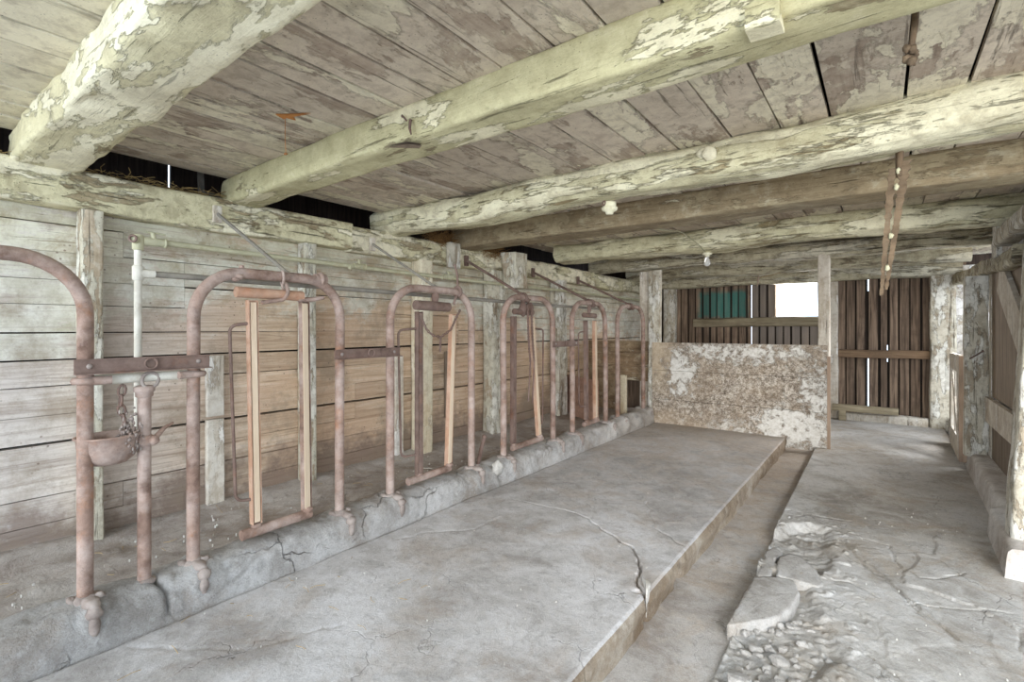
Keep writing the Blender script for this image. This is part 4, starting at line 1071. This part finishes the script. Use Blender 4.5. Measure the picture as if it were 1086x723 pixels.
for k in (0, 1, 4, 6):
    g = MB(); g.blob((.056-.045*k/7, 2.728, 1.885-.07*k), (.009,.007,.014), .6, k, 8, 6, 2); g.build('paint_lump', M['pipe_v'], t)
# orange scrap and thread
t = thing('dry_leaf', 'orange dry leaf caught on the ceiling boards with a thread hanging down', 'leaf', (-2.02,1.2,2.12))
g = MB(); c = Vector((-2.10,1.15,2.138)); ang = [(0,.05),(.7,.016),(1.3,.04),(2.1,.015),(2.9,.04),(3.6,.014),(4.2,.045),(5.2,.016)]
rim = [c+Vector((math.cos(a)*r_*1.0, math.sin(a)*r_, -.006+.012*math.sin(a*3))) for a, r_ in ang]
rim[0] = c+Vector((.115,.05,-.006))
g.add([c+Vector((0,0,-.014))]+rim, [(0, (i+1)%8+1, i+1) for i in range(8)]); g.add([c+Vector((0,0,-.006))]+[p+Vector((0,0,.004)) for p in rim], [(0, i+1, (i+1)%8+1) for i in range(8)])
g.build('blade', M['leaf'], t)
g = MB(); g.tube([(-2.11,1.15,2.125),(-2.112,1.15,2.05),(-2.105,1.15,1.97)], .0012, 5); g.blob((-2.105,1.15,1.968), (.010,.008,.005), .4, 3, 8, 6); g.build('thread', M['leaf'], t)

# ------------------------------------------------------------------ BROKEN SLAB AND RUBBLE
def fragment(pts, ztop, label, seed, tilt=(0,0)):
    q = random.Random(seed); cx = sum(p[0] for p in pts)/len(pts); cy = sum(p[1] for p in pts)/len(pts)
    out = []
    for (ax, ay), (bx, by) in zip(pts, pts[1:]+pts[:1]):
        L = math.hypot(bx-ax, by-ay); n = max(2, int(L/.018))
        for k in range(n):
            t_ = k/n; x = ax+(bx-ax)*t_; y = ay+(by-ay)*t_
            o = .008*mnoise.noise(Vector((x*30, y*30, seed))); d = Vector((x-cx, y-cy, 0)).normalized()
            out.append((x+d.x*o, y+d.y*o))
    g = MB(); rings = []
    for k, (ins, dz) in enumerate(((.0,-.075),(.0,-.03),(.002,-.006),(.007,0),(.02,.001),(.5,.001))):
        ring = []
        for (x, y) in out:
            d = Vector((cx-x, cy-y, 0)); f = ins/max(d.length,.02) if ins < .4 else .97
            wob = .006*mnoise.noise(Vector((x*50, y*50, dz*60+seed))) if dz < -.004 else .0015*mnoise.noise(Vector((x*14, y*14, seed)))
            xx = x+d.x*f; yy = y+d.y*f
            ring.append((xx+(wob if dz < -.004 else 0), yy, ztop+dz+(xx-cx)*tilt[0]+(yy-cy)*tilt[1]+(wob if dz >= -.004 else 0)))
        rings.append(ring)
    g.loft(rings, caps=True)
    return tag(g.build('slab_fragment', M['floor_f']), label, 'rubble', 'broken pieces of the walkway slab')
M['floor_f'] = M['rubble']
fragment(SL1, -.066, 'largest broken slab piece at the gutter edge, in front of the others', 3, (.03,.02))
fragment(SL2, -.060, 'rounded broken slab piece behind the largest one, by the gutter', 4, (-.02,.03))
fragment(SL0, -.068, 'narrow broken slab piece along the gutter edge, left of the rounded one', 5, (.02,0))
# raised chip in the platform crack
g = MB(); rings = []
for k in range(9):
    u = k/8; y = 2.255-.115*u; x = -.915+.065*u; w = .002+.018*math.sin(PI*min(1,u*1.05))
    z = .012+.008*math.sin(PI*u)-(.05 if u > .9 else 0)
    rings.append([(x,y,z-.06),(x+w,y+w*.8,z-.06),(x+w*1.2,y+w,z),(x+w*.3,y+w*.2,z+.006)])
g.loft(rings, smooth=False)
tag(g.build('concrete_flake', M['fresh']), 'pale broken chip standing in the crack at the edge of the stall platform', 'rubble')

def chunk(x, y, z, s, seed):
    g = MB(); q = random.Random(seed)
    n = 9; dirs = [Vector((q.gauss(0,1), q.gauss(0,1), q.gauss(0,1))).normalized() for _ in range(n)]
    vs = []; nu, nv = 12, 8; fs = []
    for i in range(nv+1):
        th = PI*i/nv
        for j in range(nu):
            ph = 2*PI*j/nu; d = Vector((math.sin(th)*math.cos(ph), math.sin(th)*math.sin(ph), math.cos(th)))
            r_ = min(.72/max(.25, d.dot(e)) for e in dirs if d.dot(e) > 0) if any(d.dot(e) > 0 for e in dirs) else 1
            r_ = min(r_, 1.15); vs.append((x+d.x*r_*s[0], y+d.y*r_*s[1], z+d.z*r_*s[2]))
    for i in range(nv):
        for j in range(nu): fs.append((i*nu+j, (i+1)*nu+j, (i+1)*nu+(j+1)%nu, i*nu+(j+1)%nu))
    g.add(vs, fs, None, False); return g
BIG = [(-.418,1.945,-.095,(.055,.045,.04),'biggest grey rubble lump at the gutter corner, bottom of the view'),
       (-.285,1.985,-.10,(.045,.04,.035),'second biggest rubble lump, right of the biggest one'),
       (-.325,2.175,-.10,(.036,.026,.022),'light grey flat stone in the middle of the rubble'),
       (-.262,2.345,-.10,(.024,.02,.02),'small light stone at the far right side of the rubble bed')]
for i, (x, y, z, s, lb) in enumerate(BIG):
    tag(chunk(x, y, z, s, i+3).build('rubble_stone', M['rubble']), lb, 'stone', 'larger stones in the rubble')
q = random.Random(77); k = 0
while k < 90:
    x, y = q.uniform(-.48,-.08), q.uniform(1.9,2.7)
    if bool(inpoly(np.array([x]), np.array([y]), SL1)[0]) or any(math.hypot(x-b[0], y-b[1]) < .05 for b in BIG): continue
    if q.random() > math.exp(-((x+.33)/.16)**2-((y-2.2)/.28)**2): continue
    s = q.choice([.006,.008,.010,.012,.015,.019])
    tag(chunk(x, y, -.112+s*.5, (s*q.uniform(.8,1.4), s*q.uniform(.8,1.3), s*.75), 100+k).build('rubble_pebble', M['rubble']),
        'small grey concrete pebble in the rubble beside the gutter', 'pebble', 'pebbles in the rubble'); k += 1
# chaff and lime flakes scattered on floors
def flakes(name, n, rects, mat, label, cat, s=(.003,.009), zf=.004, seed=1):
    g = MB(); q = random.Random(seed)
    for k in range(n):
        x0, x1, y0, y1, z = q.choice(rects); x, y = q.uniform(x0, x1), q.uniform(y0, y1); a = q.uniform(0, PI); r_ = q.uniform(*s); e = q.uniform(.3, .9)
        c, s_ = math.cos(a)*r_, math.sin(a)*r_
        b = [(x+c, y+s_, z), (x-s_*e, y+c*e, z), (x-c, y-s_, z), (x+s_*e, y-c*e, z)]
        t_ = [(p[0], p[1], z+zf+q.uniform(0, .003)) for p in b]
        g.add(b+t_, [(4,5,6,7),(0,1,5,4),(1,2,6,5),(2,3,7,6),(3,0,4,7)], None, False)
    return tag(g.build(name, mat), label, cat, None, 'stuff')
flakes('lime_flakes', 110, [(-3.2,-2.65,.3,3.2,.098)], M['fresh'], 'scattered flakes of fallen whitewash on the dusty manger floor', 'flakes', (.002,.006), .010)
flakes('floor_flakes', 90, [(-2.3,-.9,.5,3.6,.0), (-.1,.45,2.2,4.5,-.072)], M['fresh'], 'tiny white flakes scattered over the concrete floor', 'flakes', (.0015,.0035), .005, 5)
straw('floor_straw', [(-2.3,-1.6,.3,1.6,.006,.01), (-3.2,-2.7,.4,3,.115,.13)], 46, M['straw'], 'stray bits of straw on the platform and manger floor', 'straw', (.03,.09), .0012, True)
straw('floor_straw', [(-2.72,-2.68,2.62,2.66,.11,.13)], 1, M['fresh'], 'white stick lying in the manger before the cream post', 'stick', (.12,.13), .004, True)

# ------------------------------------------------------------------ LIGHT, WORLD, CAMERA
w = bpy.data.worlds.new('World'); SC.world = w; w.use_nodes = True; nt = w.node_tree; nt.nodes.clear()
out = nt.nodes.new('ShaderNodeOutputWorld'); bg = nt.nodes.new('ShaderNodeBackground')
bg.inputs[0].default_value = (.72, .85, 1.0, 1); bg.inputs[1].default_value = 2.1
nt.links.new(bg.outputs[0], out.inputs[0])
def area(name, loc, target, sx, sy, power, col):
    l = bpy.data.lights.new(name, 'AREA'); l.shape = 'RECTANGLE'; l.size = sx; l.size_y = sy; l.energy = power; l.color = col
    o = bpy.data.objects.new(name, l); COL.objects.link(o); o.location = loc
    o.rotation_euler = (Vector(target)-Vector(loc)).to_track_quat('-Z', 'Y').to_euler(); return o
area('doorway_daylight', (-.6,-3.4,1.5), (-.9,3,1.0), 4.4, 2.2, 150, (.67,.82,1.0))
side = area('side_fill_light', (1.9,-.5,1.55), (-.5,5.6,.2), 1.8, 1.6, 48, (1.0,.96,.90)); side.data.spread = math.radians(100)  # added lamp out of view, aimed to brighten the far floor
area('rear_window_daylight', (-1.0,8.9,1.7), (-1.2,4,.9), .6, .5, 40, (1.0,.98,.95))
def sun(name, d, ang, st, col):
    l = bpy.data.lights.new(name, 'SUN'); l.angle = math.radians(ang); l.energy = st; l.color = col
    o = bpy.data.objects.new(name, l); COL.objects.link(o); o.location = (0,-6,5)
    o.rotation_euler = Vector(d).to_track_quat('-Z', 'Y').to_euler(); return o
gd = area('gate_opening_fill', (1.3,6.9,1.72), (-1.0,5.7,0), 1.3, .5, 34, (.95,.97,1.0)); gd.data.spread = math.radians(130)  # added lamp, set high to clear the gate and brighten the far walkway
sun('hazy_low_sun', (-.18,1,-.14), 50, 2.1, (1.0,.95,.88))

cam = bpy.data.cameras.new('Camera'); co = bpy.data.objects.new('Camera', cam); COL.objects.link(co)
co.location = (0,0,1.2); co.rotation_euler = (PI/2, 0, math.radians(36.8))
cam.sensor_width = 36; cam.lens = 525/1086*36; cam.shift_y = -13.5/1086; cam.clip_start = .02
SC.camera = co
SC.view_settings.view_transform = 'Standard'; SC.view_settings.look = 'None'
SC.view_settings.gamma = 1; SC.view_settings.use_curve_mapping = False; SC.view_settings.exposure = 0.36
